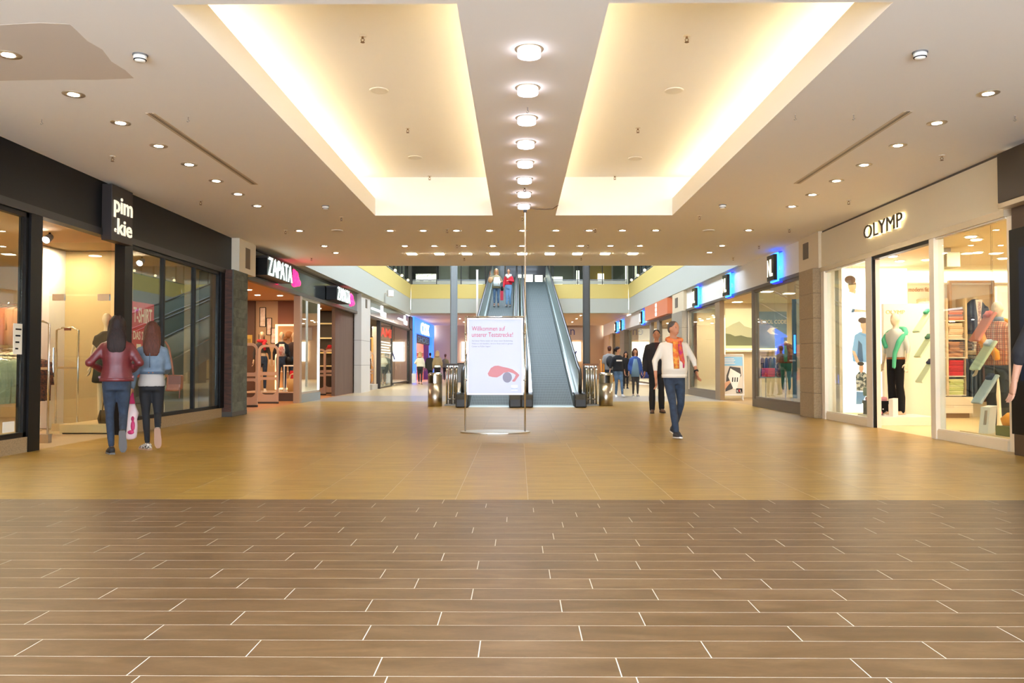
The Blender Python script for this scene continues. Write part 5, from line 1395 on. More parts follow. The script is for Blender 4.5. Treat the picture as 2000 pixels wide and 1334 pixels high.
for i, (y_, x, z, c1, c2) in enumerate(((11.6, 6.50, 1.62, CORAL, M('cloth_rose', 'd8685a', .9)), (11.6, 6.50, 1.22, PALEG, PALEB), (11.6, 6.52, .75, PALEB, NAVY))):
    shirt_pack(f'{["top coral", "middle pale green", "bottom pale blue"][i]} folded shirt hanging beside the plaid shirt mannequin', (x, y_, z), c1, c2)
# shoe boxes and bags low in the first window
t = thing('shoe_box', 'black box with white dots behind the first window post', 'box', (6.55, 15.35, .16))
MB().box(6.5, 6.82, 15.3, 15.65, .16, .36).obj('body', BLACKM, t); MB().box(6.49, 6.83, 15.29, 15.66, .36, .42).obj('lid', BLACKM, t)
for i in range(5): MB().ell((6.54 + .06 * i, 15.297, .22 + .05 * (i % 2)), (.014, .006, .014), 8, 6).obj('dot', WHITE, t)
folded('pink folded pullover on the black dotted box', (6.66, 15.45, .42), M('cloth_pink', 'e09aa0', .9), None, .3, .26, .07)
folded('grey green folded pullover at the back of the plinth', (6.62, 15.55, .50), M('cloth_greygreen', '8fa89a', .9), None, .24, .2, .16)
t = thing('price_card', 'standing white price card in front of the green sweater mannequin', 'card', (6.75, 14.9, .16))
MB().obox((6.74, 14.92, .32), (.045, 0, .008), (-.02, .04, .0), (.0, 0, .16)).obj('card', M('paper', 'e9e4d3', 0.7), t); MB().obox((6.735, 14.905, .36), (.03, 0, .006), (-.005, .006, 0), (0, 0, .07)).obj('print', M('card_print', '9a8a78', .6), t)
t = thing('pink_tie', 'pink rolled ties lying on the floor of the first window', 'tie', (6.5, 15.0, .16))
MB().tube([(6.40, 15.0, .165), (6.46, 15.02, .20), (6.58, 15.05, .22)], [.03, .04, .03], 8).obj('roll', M('cloth_pink2', 'd8667c', .9), t, True); MB().tube([(6.44, 14.97, .2), (6.5, 15.0, .25)], .03, 8).obj('fold', MATS['cloth_pink'], t, True)
# shelf wall at the far side
t = thing('wall_shelving', 'cream wall shelving full of folded shirts', 'shelf', (8.8, 17.1, 0))
MB().box(8.36, 8.40, 16.98, 17.38, .45, 2.45).box(8.77, 8.81, 16.98, 17.38, .45, 2.45).box(9.16, 9.20, 16.98, 17.38, .45, 2.45).obj('upright', M('shelf_cream', 'd9bd92', .6), t)
SZ = [.47, .86, 1.24, 1.62, 2.0]
for z in SZ: MB().box(8.40, 9.16, 17.0, 17.38, z - .02, z).obj('shelf', CREAM, t)
t = thing('low_cabinet', 'cream low cabinet under the folded shirt shelving', 'cabinet', (8.8, 17.1, 0))
MB().box(8.36, 9.25, 16.9, 17.38, .10, .43).obj('body', OW, t); MB().box(8.4, 9.2, 16.95, 17.38, 0, .10).obj('plinth', M('kick_brown', '8a6a4a', .6), t); MB().box(8.36, 9.25, 16.895, 16.9, .26, .265).obj('drawer_gap', M('gap_tan', 'a98a62', .7), t)
cols = {0: [('pale rose and grey', ['c9a6a0', 'b8a9a2', 'd5b9ae']), ('brown and black', ['5d4236', '3a2c28', '7a5a4c']), ('dusty pink', ['b0837c', 'c99a90', '8f6a66']), ('pale rose', ['dcb9a4', 'e3c8b4', 'cfa692']), ('orange', ['e0703e', 'e8874e', 'd85c34'])],
        1: [('yellow green', ['c8cc84', 'd6d79a', 'bcc278']), ('bright red', ['c2222c', 'd03038', 'b01c26']), ('brown plaid', ['a8734e', 'c08a60', '8f6244']), ('pale peach', ['e8c8a0', 'f0d8b4', 'dcb68c']), ('coral and mauve', ['e0836a', 'd9a08c', '9a7a80'])]}
for c, rows in cols.items():
    for r_, (nm, cs) in enumerate(rows):
        n = 8 if r_ < 4 else 6
        for i in range(n):
            folded(f'folded {nm} shirt on the {["lowest", "second lowest", "middle", "second highest", "highest"][r_]} shelf, {"first" if c == 0 else "second"} column', (8.585 + .395 * c + rnd.uniform(-.012, .012), 17.16, SZ[r_] + i * .040), M('shirt_' + cs[i % 3], cs[i % 3], .85), f'folded {nm} shirts', .30, .30, .038, rnd.uniform(-.05, .05))
t = thing('cove_strip', 'bright warm light strip along the top of the cream far wall', 'light', (9.2, 17.35, 2.8))
MB().box(8.0, 11.1, 17.33, 17.38, 2.8, 3.03).obj('glow', M('strip_glow', 'fff6e0', .5, emit=1.6, ecol='fff1d0'), t); MB().box(8.0, 11.1, 17.28, 17.38, 2.76, 2.8).obj('ledge', OW, t)
# framed jacket
t = thing('jacket_backdrop', 'wooden frame panel behind the navy jacket', 'frame', (9.4, 17.3, 1.7))
MB().frame((8.98, 17.34, 1.72), (1, 0, 0), (0, 0, 1), .94, 1.12, .05, .1).obj('frame', M('frame_wood', 'b98a4e', .5), t); MB().box(9.0, 9.9, 17.34, 17.37, 1.75, 2.82).obj('back', M('frame_back', 'd8bd98', .7), t)
t = thing('jacket_bust', 'navy jacket with shirt and pale tie on a bust', 'jacket', (9.45, 17.1, 1.70))
jb = MB()
jb.loft([ring(z, rx, ry, 16, 9.45, 17.12, .85) for z, rx, ry in ((1.72, .19, .11), (1.86, .18, .11), (2.05, .21, .12), (2.25, .22, .11), (2.36, .17, .09), (2.44, .07, .06))])
for s_ in (-1, 1): jb.tube([(9.46 + .18 * s_, 17.12, 2.28), (9.46 + .22 * s_, 17.08, 2.05), (9.46 + .20 * s_, 17.0, 1.80)], [.065, .06, .05], 10)
blob(jb, 'jacket', NAVY, t, .025, 3, True)
MB().prism([(-.07, .70), (.07, .70), (.02, .25), (-.02, .25)], (9.45, 16.995, 1.72), (1, 0, 0), (0, 0, 1), .01).obj('shirt', M('shirt_white', 'e9dfd0', .8), t)
MB().prism([(-.025, .66), (.025, .66), (.04, .15), (0, .06), (-.04, .15)], (9.45, 16.985, 1.72), (1, 0, 0), (0, 0, 1), .01).obj('tie', M('tie_pale', 'd9b9a6', .7, noise=(30, 'a87a78', .05)), t)
MB().ell((9.45, 17.12, 2.45), (.05, .05, .04), 10, 6).obj('neck_stump', MANNW, t, True)
t = thing('wall_shelf', 'glass shelf with folded shirts below the navy jacket', 'shelf', (9.45, 17.2, 1.4))
MB().box(9.05, 9.95, 16.98, 17.38, 1.36, 1.375).obj('shelf', M('shelf_tan', 'c9ad80', .5), t); MB().box(9.05, 9.95, 17.36, 17.38, 1.30, 1.36).obj('bracket', STEEL, t)
for j, (nm, cs) in enumerate((('dark brown', ['4a3a36', '6a5650']), ('pale grey', ['cdbfae', '9c8c86']), ('navy', ['2e3048', '4a4860']))):
    for i in range(5): folded(f'folded {nm} shirt on the shelf below the navy jacket', (9.18 + .3 * j, 17.15, 1.375 + i * .042), M('shirt_' + cs[i % 2], cs[i % 2], .85), f'folded {nm} shirts below the jacket', .27, .28, .04, rnd.uniform(-.08, .08))
rail('chrome wall rail with dark trousers below the navy jacket', (9.15, 17.1, 1.28), (10.3, 17.1, 1.28), False)
for i in range(12):
    c_ = ['262838', '1f2430', '3a3f4c', '20222c', '5a3a34', '2a3444'][i % 6]
    garment('dark trousers hanging on the rail below the navy jacket', (9.2 + i * .09, 17.1, 1.26), R(78 + rnd.uniform(-6, 6)), M('trouser_' + c_, c_, .9), 'trousers on the wall rail', 'trousers', .98)
    if i % 2 == 0: MB().box(9.19 + i * .09, 9.24 + i * .09, 16.9, 16.91, 1.1, 1.2).obj('price_tag', M('paper', 'e9e4d3', .7), bpy.data.objects[[o.name for o in COL.objects if o.name.startswith('hanging_garment')][-1]])
# plaid mannequin near the glass
PL = plaid('plaid_orange', 'e6a878', 'c0562c', '6a4a3a', 26)
m = figure('bald mannequin in orange plaid shirt with orange scarf', (6.88, 11.9, .13), R(-50), 1.88, 'm', MANNW, top=(PL, .88, 1.45, .015), bottom=(M('jeans_grey', '3c3c3e', .9), 1.0, .01), shoes=M('shoe_tan', 'c9a987', .6), name='mannequin', cat='mannequin', vox=.02, arms=('down', 'down'))
part_on(m, MB().tube([(.16, .06, 1.44), (.02, .1, 1.48), (-.15, .05, 1.44), (-.18, -.1, 1.3), (-.1, -.17, 1.15), (.04, -.19, 1.05), (.05, -.18, .95)], [.05, .055, .06, .065, .06, .055, .045], 8), 'scarf', M('cloth_orange', 'f09a2c', .9), 1.88, .022)
part_on(m, MB().loft([ring(1.46, .082, .078, 14, 0, .005), ring(1.53, .07, .066, 14, 0, .005)]), 'collar', M('collar_blue', '6d7f96', .85), 1.88)
t = thing('display_plinth', 'white plinth under the plaid shirt mannequin', 'plinth', (7.0, 11.7, 0))
MB().box(6.45, 7.6, 10.7, 12.15, 0, .12).obj('block', OW, t, bevel=.004); MB().box(6.45, 7.6, 10.7, 12.15, .12, .13).obj('top', M('cream_shop_floor', 'e0c592', .35), t)
t = thing('shopping_bag', 'orange and red shopping bag lying on a green crate', 'bag', (6.75, 11.3, .3))
MB().loft([ring(.27, .16, .12, 12, 6.72, 11.25), ring(.36, .19, .13, 12, 6.72, 11.25), ring(.44, .10, .07, 12, 6.72, 11.25)]).obj('bag_body', M('bag_orange', 'ee9a28', .6), t, True)
MB().loft([ring(.27, .10, .11, 10, 6.93, 11.2), ring(.40, .12, .11, 10, 6.93, 11.2), ring(.47, .05, .05, 10, 6.93, 11.2)]).obj('bag_flap', M('bag_red', 'e0402e', .6), t, True)
t = thing('green_crate', 'low olive green crate carrying the orange bag', 'crate', (6.8, 11.25, .13))
MB().box(6.54, 7.1, 11.05, 11.4, .13, .26).obj('crate_body', M('crate_green', '6f7440', .7), t); MB().box(6.53, 7.11, 11.04, 11.06, .2, .22).obj('slat', M('crate_slat', '585c30', .7), t)
t = thing('price_card', 'standing white card with a small portrait beside the orange bag', 'card', (6.55, 11.6, .13))
MB().obox((6.56, 11.62, .32), (.05, 0, .012), (-.03, .06, 0), (.02, 0, .19)).obj('card', M('paper', 'e9e4d3', 0.7), t); MB().obox((6.545, 11.60, .36), (.035, 0, .008), (-.006, .012, 0), (.012, 0, .1)).obj('portrait', M('card_print', '9a8a78', .6), t)
# ceiling lamps, projector box, sign panel
t = thing('ceiling_projector', 'pale box projector hanging below the white shop ceiling', 'projector', (7.3, 13.9, 2.7))
MB().box(7.15, 7.38, 13.8, 14.2, 2.72, 2.97).obj('housing', M('projector_grey', 'bfb194', .5), t, bevel=.01); MB().box(7.2, 7.3, 13.95, 14.05, 2.97, 3.05).obj('mount', CREAM, t)
l0 = None
for i, (x, y) in enumerate(((6.9, 11.2), (6.9, 12.6), (7.15, 12.9), (6.75, 14.9), (7.2, 15.6), (8.0, 14.4), (8.6, 13.6), (8.9, 15.2), (7.6, 15.4), (9.6, 14.4))):
    lab = f'{ORD[i]} bright oval lamp in the white shop ceiling, counted from the front'
    if l0 is None:
        l0 = thing('ceiling_lamp', lab, 'light', (x, y, 3.05), 0, 'ceiling lamps in the white shop')
        MB().lathe((0, 0, -.01), [(.08, 0), (.105, 0), (.105, .01)], 18).obj('rim', CREAM, l0, world=False); MB().lathe((0, 0, -.022), [(0, 0), (.07, 0), (.08, .014)], 18).obj('lamp', WARMLAMP, l0, world=False)
    else: dup(l0, (x, y, 3.05), label=lab)
t = thing('lettered_partition', 'cream panel with dark letters behind the plaid shirt mannequin', 'sign', (8.5, 14.4, 0))
MB().box(8.3, 9.3, 14.35, 14.43, 0, 2.45).obj('panel', OW, t)
text('lettering', 'OLY', M('letters_brown', '3a2b1e', .4), t, (8.5, 14.345, 2.26), (1, 0, 0), (0, 0, 1), .34, .11, .006)

# granite pillars and dark end on the right
def block_pillar(y0, y1, px=5.98, mat=GRANITE, n=6, z1=3.05):
    p = struct('pillar', MB().box(px + .02, 6.3, y0 + .01, y1 - .01, 0, z1), M('joint_granite', '4d4133', .9))
    h = z1 / n
    q = MB().box(-(6.3 - px) / 2, (6.3 - px) / 2, -(y1 - y0) / 2, (y1 - y0) / 2, .004, h - .004); me = q.mesh('stone_block'); me.materials.append(mat)
    for i in range(n):
        o = bpy.data.objects.new('stone_block', me); COL.objects.link(o); o.parent = p
        o.location = ((px + 6.3) / 2 - p.location.x, (y0 + y1) / 2 - p.location.y, i * h - p.location.z)
block_pillar(16.78, 17.6)
struct('wall_right', MB().box(6.1, 6.5, 16.78, 17.95, 3.05, 3.8), M('pillar_head_cream', 'd9c6a4', .7))
gr = struct('trim_14', MB().box(6.085, 6.1, 17.35, 17.65, 3.32, 3.66), M('grille_brown', '6c5e4d', 0.7))
struct('wall_right', MB().box(6.2, 6.5, 16.95, 18.0, 0, 3.05), MATS['entrance_wall'])
struct('pillar', MB().box(6.15, 6.5, 8.3, 10.3, 0, 3.2), M('pillar_dark_brown', '4a3525', .5))
t = thing('sign_box', 'dark brown sign box high at the right edge of the picture', 'sign', (6.1, 9.4, 3.1))
MB().box(5.98, 6.3, 8.4, 10.3, 3.10, 3.72).obj('box', M('box_dark', '2a1c12', .35), t, bevel=.006); MB().box(6.0, 6.28, 8.42, 10.33, 3.04, 3.10).obj('lower_lip', M('alu_cream', 'd8c6a6', .25, .35), t)
struct('wall_right', MB().box(6.3, 6.5, 8.3, 10.4, 3.2, 3.8), M('pillar_dark_brown', '4a3525', .5))
t = thing('display_stele', 'tall black display stele in front of the dark brown pillar', 'display', (6.05, 9.5, 0))
MB().box(6.02, 6.10, 8.6, 10.15, .25, 2.74).obj('housing', BLACK, t, bevel=.006); MB().box(6.016, 6.02, 8.7, 9.95, .9, 2.5).obj('screen', M('screen_blue', '0c0f14', .4, emit=.02, ecol='3a78c0', spec=.2), t); MB().box(6.02, 6.10, 8.7, 10.1, 0, .25).obj('foot', M('pillar_dark_brown', '4a3525', .5), t)

# ------------------------------------------------------------------ sportswear shop with the blue edged signs
room('sign_shop', 6.26, 10.6, 18.0, 30.1, 3.1, M('cream_wall', 'e2cfa6', .8), M('shop_floor_brown', '8f7450', .4), M('shop_ceiling_pale', 'd9c4a0', .8), 'left')
area('sign_shop_lamp', (8.0, 22.5, 3.05), 2.6, 7, 190, WARMW)
area('sign_shop_lamp', (6.9, 28.6, 3.05), 1.0, 2.2, 70, WARMW)
struct('fascia_cream', MB().box(6.16, 6.3, 17.95, 30.2, 3.1, 3.8), M('fascia_ivory', 'f0eade', .6))
struct('trim_15', MB().box(6.12, 6.28, 17.7, 30.2, 3.02, 3.1), M('frame_olive', '6a5c48', .5))
FO = MATS['frame_olive']
window(6.2, 18.0, 21.6, .2, 3.02, [20.0], FO, GLASS, .06); window(6.2, 25.8, 29.8, .2, 3.02, [], FO, GLASS, .07)
struct('base_olive', MB().box(6.14, 6.28, 17.8, 21.6, 0, .2), FO); struct('base_olive', MB().box(6.14, 6.28, 25.8, 29.9, 0, .2), FO)
struct('post_olive', MB().box(6.14, 6.28, 25.2, 25.8, 0, 3.02), M('post_tan', '8d7350', .5)); struct('post_olive', MB().box(6.14, 6.28, 21.55, 21.75, 0, 3.02), FO)
BN = M('blue_neon', '58b4ff', .5, emit=2.0, ecol='2a86ff'); BN2 = M('blue_reflected_glow', '2a3cff', .5, emit=.7, ecol='2a30ff')
def blue_sign(y, which):
    t = thing('blade_sign', f'{which} black sign with white letters and blue glowing edge on the right fascia', 'sign', (6.0, y, 3.05), 0, 'blue edged signs along the right fascia')
    MB().box(5.94, 6.02, y, y + .52, 3.06, 3.66).obj('box', M('sign_black_glossy', '14130f', .25), t)
    MB().box(6.02, 6.06, y - .01, y + .53, 3.03, 3.70).obj('glowing_edge', BN, t); MB().box(6.06, 6.16, y + .2, y + .3, 3.3, 3.4).obj('mount', MATS['fascia_ivory'], t)
    MB().box(6.06, 6.14, y - .02, y + .5, 3.00, 3.02).box(6.06, 6.14, y - .02, y + .5, 3.705, 3.72).obj('reflected_glow_strip', BN2, t)  # emissive strips imitate the blue glow reflected above and below the box
    text('lettering', 'NL', M('nl_letters', 'f6ecd0', .5, emit=.9), t, (5.938, y + .48, 3.16), (0, -1, 0), (0, 0, 1), .40, .4, .006)
for y, w_ in ((19.2, 'nearest'), (23.5, 'second'), (27.7, 'third'), (40.0, 'fourth'), (48.0, 'fifth'), (50.5, 'sixth')): blue_sign(y, w_)
# inside
rw = struct('wall_display', MB().box(6.6, 10.5, 27.2, 27.35, 0, 3.1), M('cream_wall', 'e2cfa6', .8))
t = thing('landscape_poster', 'large misty green landscape poster inside the open entrance', 'poster', (7.2, 27.15, 1.7))
lm = M('landscape_sky', 'c9c79a', .6, emit=.35)
MB().box(6.8, 7.72, 27.15, 27.19, 1.68, 2.92).obj('sheet', lm, t)
MB().prism([(0, .2), (.9, .2), (.9, .58), (.62, .66), (.45, .82), (.25, .74), (0, .6)], (6.81, 27.148, 1.68), (1, 0, 0), (0, 0, 1), .004).obj('far_hill', M('hill_far', 'aeae88', .7, emit=.2), t)
MB().prism([(0, .02), (.9, .02), (.9, .28), (.7, .30), (.5, .36), (.3, .33), (.15, .40), (0, .42)], (6.81, 27.143, 1.68), (1, 0, 0), (0, 0, 1), .004).obj('near_hill', M('hill_near', '6c7256', .7, emit=.05), t)
t = thing('brand_poster', 'blue hanging poster with cream letters and a curved mark', 'poster', (8.3, 27.1, 1.6))
MB().box(7.80, 8.80, 27.12, 27.16, 1.62, 2.82).obj('sheet', M('poster_blue', '5f7f9c', .6, noise=(2, '7d98b0')), t)
PWH = M('poster_cream_print', 'efe0c4', .6)
text('lettering', 'COOL CODE', PWH, t, (7.95, 27.118, 2.42), (1, 0, 0), (0, 0, 1), .84, .13, .003)
MB().prism([(0, .12), (.1, .22), (.38, .24), (.2, .17), (.17, .12), (.22, .07), (.38, .0), (.12, .02)], (8.15, 27.118, 2.06), (1, 0, 0), (0, 0, 1), .004).obj('curved_mark', PWH, t)
t = thing('lit_ledge', 'bright light ledge under the posters on the display wall', 'light', (7.8, 27.1, 1.5))
MB().box(6.8, 9.4, 27.05, 27.19, 1.56, 1.60).obj('glow', WARMLAMP if False else M('ledge_glow', 'ffe6ae', .5, emit=2.2, ecol='ffdf9a'), t); MB().box(6.8, 9.4, 27.0, 27.19, 1.50, 1.56).obj('ledge', CREAM, t)
t = thing('light_column', 'glowing vertical strip beside the landscape poster', 'light', (6.7, 26.9, .9))
MB().box(6.62, 6.72, 26.85, 26.95, .7, 2.6).obj('glow', M('ledge_glow', 'ffe6ae', .5, emit=2.2, ecol='ffdf9a'), t); MB().box(6.6, 6.74, 26.95, 27.0, .6, 2.7).obj('back', CREAM, t)
t = thing('banner', 'tall narrow blue and white banner standing in the window', 'banner', (6.5, 19.4, .25))
MB().box(6.42, 6.52, 19.38, 19.40, .3, 2.62).obj('blue_strip', M('banner_blue', '3c6a8a', .6), t); MB().box(6.52, 6.64, 19.38, 19.40, .3, 2.62).obj('white_strip', M('banner_white', 'cfd2cc', .5), t); MB().box(6.45, 6.49, 19.37, 19.38, 1.35, 1.78).obj('blue_glow', BN, t); MB().box(6.4, 6.66, 19.3, 19.48, 0, .3).obj('foot', STEEL, t)
t = thing('portrait_poster', 'portrait poster of a bearded man beside the granite pillar', 'poster', (7.0, 20.9, 1.4))
MB().box(6.92, 7.5, 20.9, 20.93, 1.4, 2.45).cyl((7.0, 20.915, 2.45), (7.0, 20.915, 3.1), .004, n=5).cyl((7.42, 20.915, 2.45), (7.42, 20.915, 3.1), .004, n=5).obj('sheet', M('poster_slate', '8597a3', .6), t)
MB().prism(ov(.24, .68, .16, .25), (6.92, 20.898, 1.4), (1, 0, 0), (0, 0, 1), .003).obj('face', M('face_print', 'd8a070', .6, emit=.1), t)
MB().prism(ov(.26, .9, .18, .09), (6.92, 20.894, 1.4), (1, 0, 0), (0, 0, 1), .003).prism([(.12, .5), (.2, .42), (.32, .42), (.38, .52), (.32, .56), (.2, .55)], (6.92, 20.894, 1.4), (1, 0, 0), (0, 0, 1), .003).obj('hair_and_beard', M('beard_print', '4a3626', .6), t)
MB().prism([(.05, 0), (.5, 0), (.45, .3), (.3, .42), (.15, .3)], (6.92, 20.896, 1.4), (1, 0, 0), (0, 0, 1), .002).obj('shirt', M('shirt_print', 'e6dccb', .6), t)
m = figure('headless bust in orange plaid jacket and green shirt in the window', (6.98, 21.6, .28), R(-35), 1.62, 'm', MANN, top=(plaid('plaid_rust', 'b0603a', '7a3a22', '4a3a30', 22), .90, 1.8, .02), bottom=(M('cloth_teal', '2f6a5c', .9), .75, .0), name='mannequin', cat='mannequin', vox=.03, headless=True, hands=False)
part_on(m, MB().loft([ring(.95, .045, .02, 10, .03, -.13), ring(1.2, .06, .02, 10, .03, -.14), ring(1.40, .05, .02, 10, .01, -.10)]), 'shirt_front', M('cloth_green2', '4f9a6a', .9), 1.62)
MB().cyl((0, 0, 0), (0, 0, .75), .02, n=8).lathe((0, 0, -.28), [(.16, 0), (.16, .02), (.02, .03)], 16).obj('stand', CHROME, m, world=False)
t = thing('display_table', 'glass display table with folded clothes in the window', 'table', (6.9, 22.8, 0))
MB().box(6.7, 7.5, 22.5, 23.2, .72, .75).obj('top', M('table_glass', '8fa09a', .2, coat=.5), t)
for x in (6.73, 7.47):
    for y in (22.53, 23.17): MB().cyl((x, y, 0), (x, y, .72), .018, n=8).obj('leg', CHROME, t)
for i in range(4):
    folded('red folded pullover stacked on the glass display table', (6.85, 22.7, .75 + i * .06), M('cloth_red2', 'c9303c', .9), 'pullovers on the display table', .28, .3, .058)
    folded('dark plum folded pullover stacked on the glass display table', (7.25, 22.7, .75 + i * .06), M('cloth_plum', '4a2430', .9), 'pullovers on the display table', .28, .3, .058)
rail('chrome clothes rail with green and blue garments in the window', (7.15, 20.3, 1.35), (7.9, 20.3, 1.35))
for i in range(7): garment('teal or blue garment hanging on the window rail beside the portrait poster', (7.2 + .1 * i, 20.3, 1.33), R(70 + rnd.uniform(-9, 9)), M('cloth_teal', '2f6a5c', .9) if i % 2 else M('cloth_blue3', '3c5680', .9), 'garments beside the portrait poster')
rail('chrome clothes rail with dark garments under the blue lettered poster', (7.5, 25.6, 1.35), (8.6, 25.6, 1.35))
for i in range(9): garment('dark garment hanging under the blue lettered poster', (7.55 + .12 * i, 25.6, 1.33), R(70 + rnd.uniform(-9, 9)), [BLKC, NAVY, BROWNC][i % 3], 'garments under the blue poster')
l1 = None
for i, (x, y) in enumerate(((6.9, 19.6), (7.3, 20.8), (6.8, 22.6), (7.6, 23.2), (7.0, 26.4))):
    lab = f'{ORD[i]} ceiling lamp in the sportswear shop, counted from the front'
    if l1 is None:
        l1 = thing('ceiling_lamp', lab, 'light', (x, y, 3.1), 0, 'ceiling lamps in the sportswear shop')
        MB().box(-.16, .16, -.16, .16, -.02, 0).obj('rim', CREAM, l1, world=False); MB().box(-.13, .13, -.13, .13, -.03, -.02).obj('lamp', WARMLAMP, l1, world=False)
    else: dup(l1, (x, y, 3.1), label=lab)
struct('wall_display', MB().box(7.5, 7.6, 27.6, 29.9, 0, 3.0), M('cream_panel_lit', 'e6d3a8', .8))
# pavement sign
t = thing('pavement_sign', 'white framed pavement sign with a tablet advert in the entrance', 'sign', (6.6, 25.5, 0), R(-12))
for sgn, nm in ((-1, 'front_leaf'), (1, 'back_leaf')):
    o_ = Vector((-.33, sgn * .30, .0)); u = Vector((1, 0, 0)); v = Vector((0, -sgn * .26, 1.42)).normalized()
    f = MB().frame(o_ + v * .14, u, v, .66, 1.28, .035, .03).obox(o_ + u * .04 + v * .08, u * .017, v * .08, Vector((0, .012, 0))).obox(o_ + u * .62 + v * .08, u * .017, v * .08, Vector((0, .012, 0))).obj(nm, M('frame_alu', 'dcd6cc', .35, .4), t, world=False)
    n = u.cross(v)
    if sgn < 0:
        def pp(poly, k, nm2, mt): MB().prism(poly, o_ + v * .14 + n * k, u, v, .002).obj(nm2, mt, f, world=False)
        pp([(.035, .035), (.625, .035), (.625, 1.245), (.035, 1.245)], .012, 'poster', M('ad_cream', 'cfc3b0', .5))
        pp([(.04, .92), (.62, .92), (.62, 1.2), (.04, 1.2)], .016, 'blue_band', M('ad_blue', '7fb4d4', .5))
        for q in range(4): pp([(.08, .98 + .05 * q), (.40 - .03 * (q % 2), .98 + .05 * q), (.40 - .03 * (q % 2), 1.0 + .05 * q), (.08, 1.0 + .05 * q)], .02, 'text_line', WHITE)
        pp([(.10, .12), (.30, .20), (.58, .62), (.55, .86), (.24, .90), (.14, .62)], .017, 'tablet', M('ad_dark', '3f3a36', .5))
        pp([(.19, .58), (.26, .84), (.56, .66), (.44, .20), (.34, .20)], .021, 'tablet_screen', M('ad_screen', 'e0dcd0', .5))
        for q in range(3): pp([(.30 + .07 * q, .42), (.33 + .07 * q, .42), (.34 + .07 * q, .56), (.31 + .07 * q, .56)], .024, 'tiny_figure', BLACKM)
        pp([(.04, .10), (.16, .28), (.26, .40), (.24, .46), (.12, .42), (.04, .30)], .026, 'hand_print', M('ad_skin', 'cf9c78', .6))
        pp([(.42, .08), (.60, .08), (.60, .22), (.42, .22)], .028, 'logo_box', BLACKM)
        pp([(.495, .11), (.525, .11), (.525, .19), (.495, .19)], .031, 'logo_mark', M('logo_red', 'b02a2a', .5))
        for ch, xo in (('K', .44), ('L', .54)):
            a_, fs = TM[ch]; mb = MB(); b0_ = o_ + v * .24 + n * .031 + u * xo
            mb.add([b0_ + u * (p[0] * .045) + v * (p[1] * .08) + n * (p[2] * .002) for p in a_], fs); mb.obj('logo_letter', WHITE, f, world=False)
    else:
        MB().prism([(.035, .035), (.625, .035), (.625, 1.245), (.035, 1.245)], o_ + v * .14 + n * .01, u, v, .004).obj('back_panel', M('panel_dark2', '4a3c34', .6), f, world=False)
# pillar and farther right shops
block_pillar(30.2, 32.2, 5.98, M('stone_grey', '8d8270', .6, noise=(40, '9c917e', .2)), 5)
struct('wall_right', MB().box(6.05, 6.5, 30.2, 32.4, 3.05, 3.8), M('pillar_head_cream', 'd9c6a4', .7))
struct('trim_16', MB().box(6.035, 6.05, 31.3, 31.8, 3.25, 3.62), MATS['grille_brown'])
struct('wall_right', MB().box(6.2, 6.5, 30.1, 32.6, 0, 3.05), MATS['entrance_wall'])
room('orange_shop', 6.26, 9.6, 32.4, 46.5, 3.1, M('orange_shop_wall', 'dcc9a0', .8), M('shop_floor_brown', '8f7450', .4), MATS['shop_ceiling_pale'], 'left')
area('orange_shop_lamp', (7.6, 39, 3.05), 2, 10, 210, WARMW)
struct('fascia_ivory', MB().box(6.16, 6.3, 32.3, 46.9, 3.1, 3.8), MATS['fascia_ivory']); struct('trim_17', MB().box(6.14, 6.28, 32.3, 46.9, 3.02, 3.1), FO)
t = thing('shop_sign', 'orange sign box with white vertical rings on the right fascia', 'sign', (6.0, 35, 3.1))
MB().box(5.96, 6.16, 33.0, 38.9, 3.12, 3.76).obj('box', M('sign_orange', 'd9784a', .35), t)
text('lettering', '888', M('letters_white', 'f6efe4', .5, emit=.5), t, (5.955, 35.5, 3.16), (0, 0, 1), (0, 1, 0), .56, .4, .01)
window(6.2, 32.6, 36.0, .15, 3.02, [], FO, GLASS, .06); window(6.2, 38.6, 46.0, .15, 3.02, [42.2], FO, GLASS, .08)
struct('post_olive', MB().box(6.14, 6.28, 36.0, 36.6, 0, 3.02), M('post_grey', '7c7366', .5)); struct('post_olive', MB().box(6.14, 6.28, 38.2, 38.6, 0, 3.02), M('post_grey', '7c7366', .5))
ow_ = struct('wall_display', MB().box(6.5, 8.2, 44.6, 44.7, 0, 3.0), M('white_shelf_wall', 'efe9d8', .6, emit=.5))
for i in range(6): MB().box(6.5, 8.2, 44.35, 44.6, .5 + i * .36, .54 + i * .36).obj('shelf', WHITE, ow_)
block_pillar(46.6, 48.6, 5.98, M('stone_dark', '6a5c48', .6, noise=(40, '786a54', .2)), 4)
room('far_shop', 6.26, 9.0, 48.6, 59.8, 3.1, MATS['orange_shop_wall'], MATS['shop_floor_brown'], MATS['shop_ceiling_pale'], 'left')
area('far_shop_lamp', (7.4, 54, 3.05), 1.5, 8, 120, (1, .8, .55))
struct('fascia_ivory', MB().box(6.16, 6.3, 46.9, 59.8, 3.1, 3.9), MATS['fascia_ivory'])
window(6.2, 49.0, 53.5, .15, 3.1, [], FO, GLASS, .08)
struct('post_olive', MB().box(6.1, 6.28, 53.5, 55.0, 0, 3.1), M('post_tan', '8d7350', .5)); struct('wall_right', MB().box(6.2, 6.4, 56.5, 60, 0, 3.1), BEIGE)

# ------------------------------------------------------------------ people
LEATH = M('leather_red', '6a2428', .45, noise=(9, '581a1f', .25), bump=.25); DJ = M('denim_jacket', '56687a', .85, noise=(10, '76889a', .25), bump=.1)
PI = math.pi
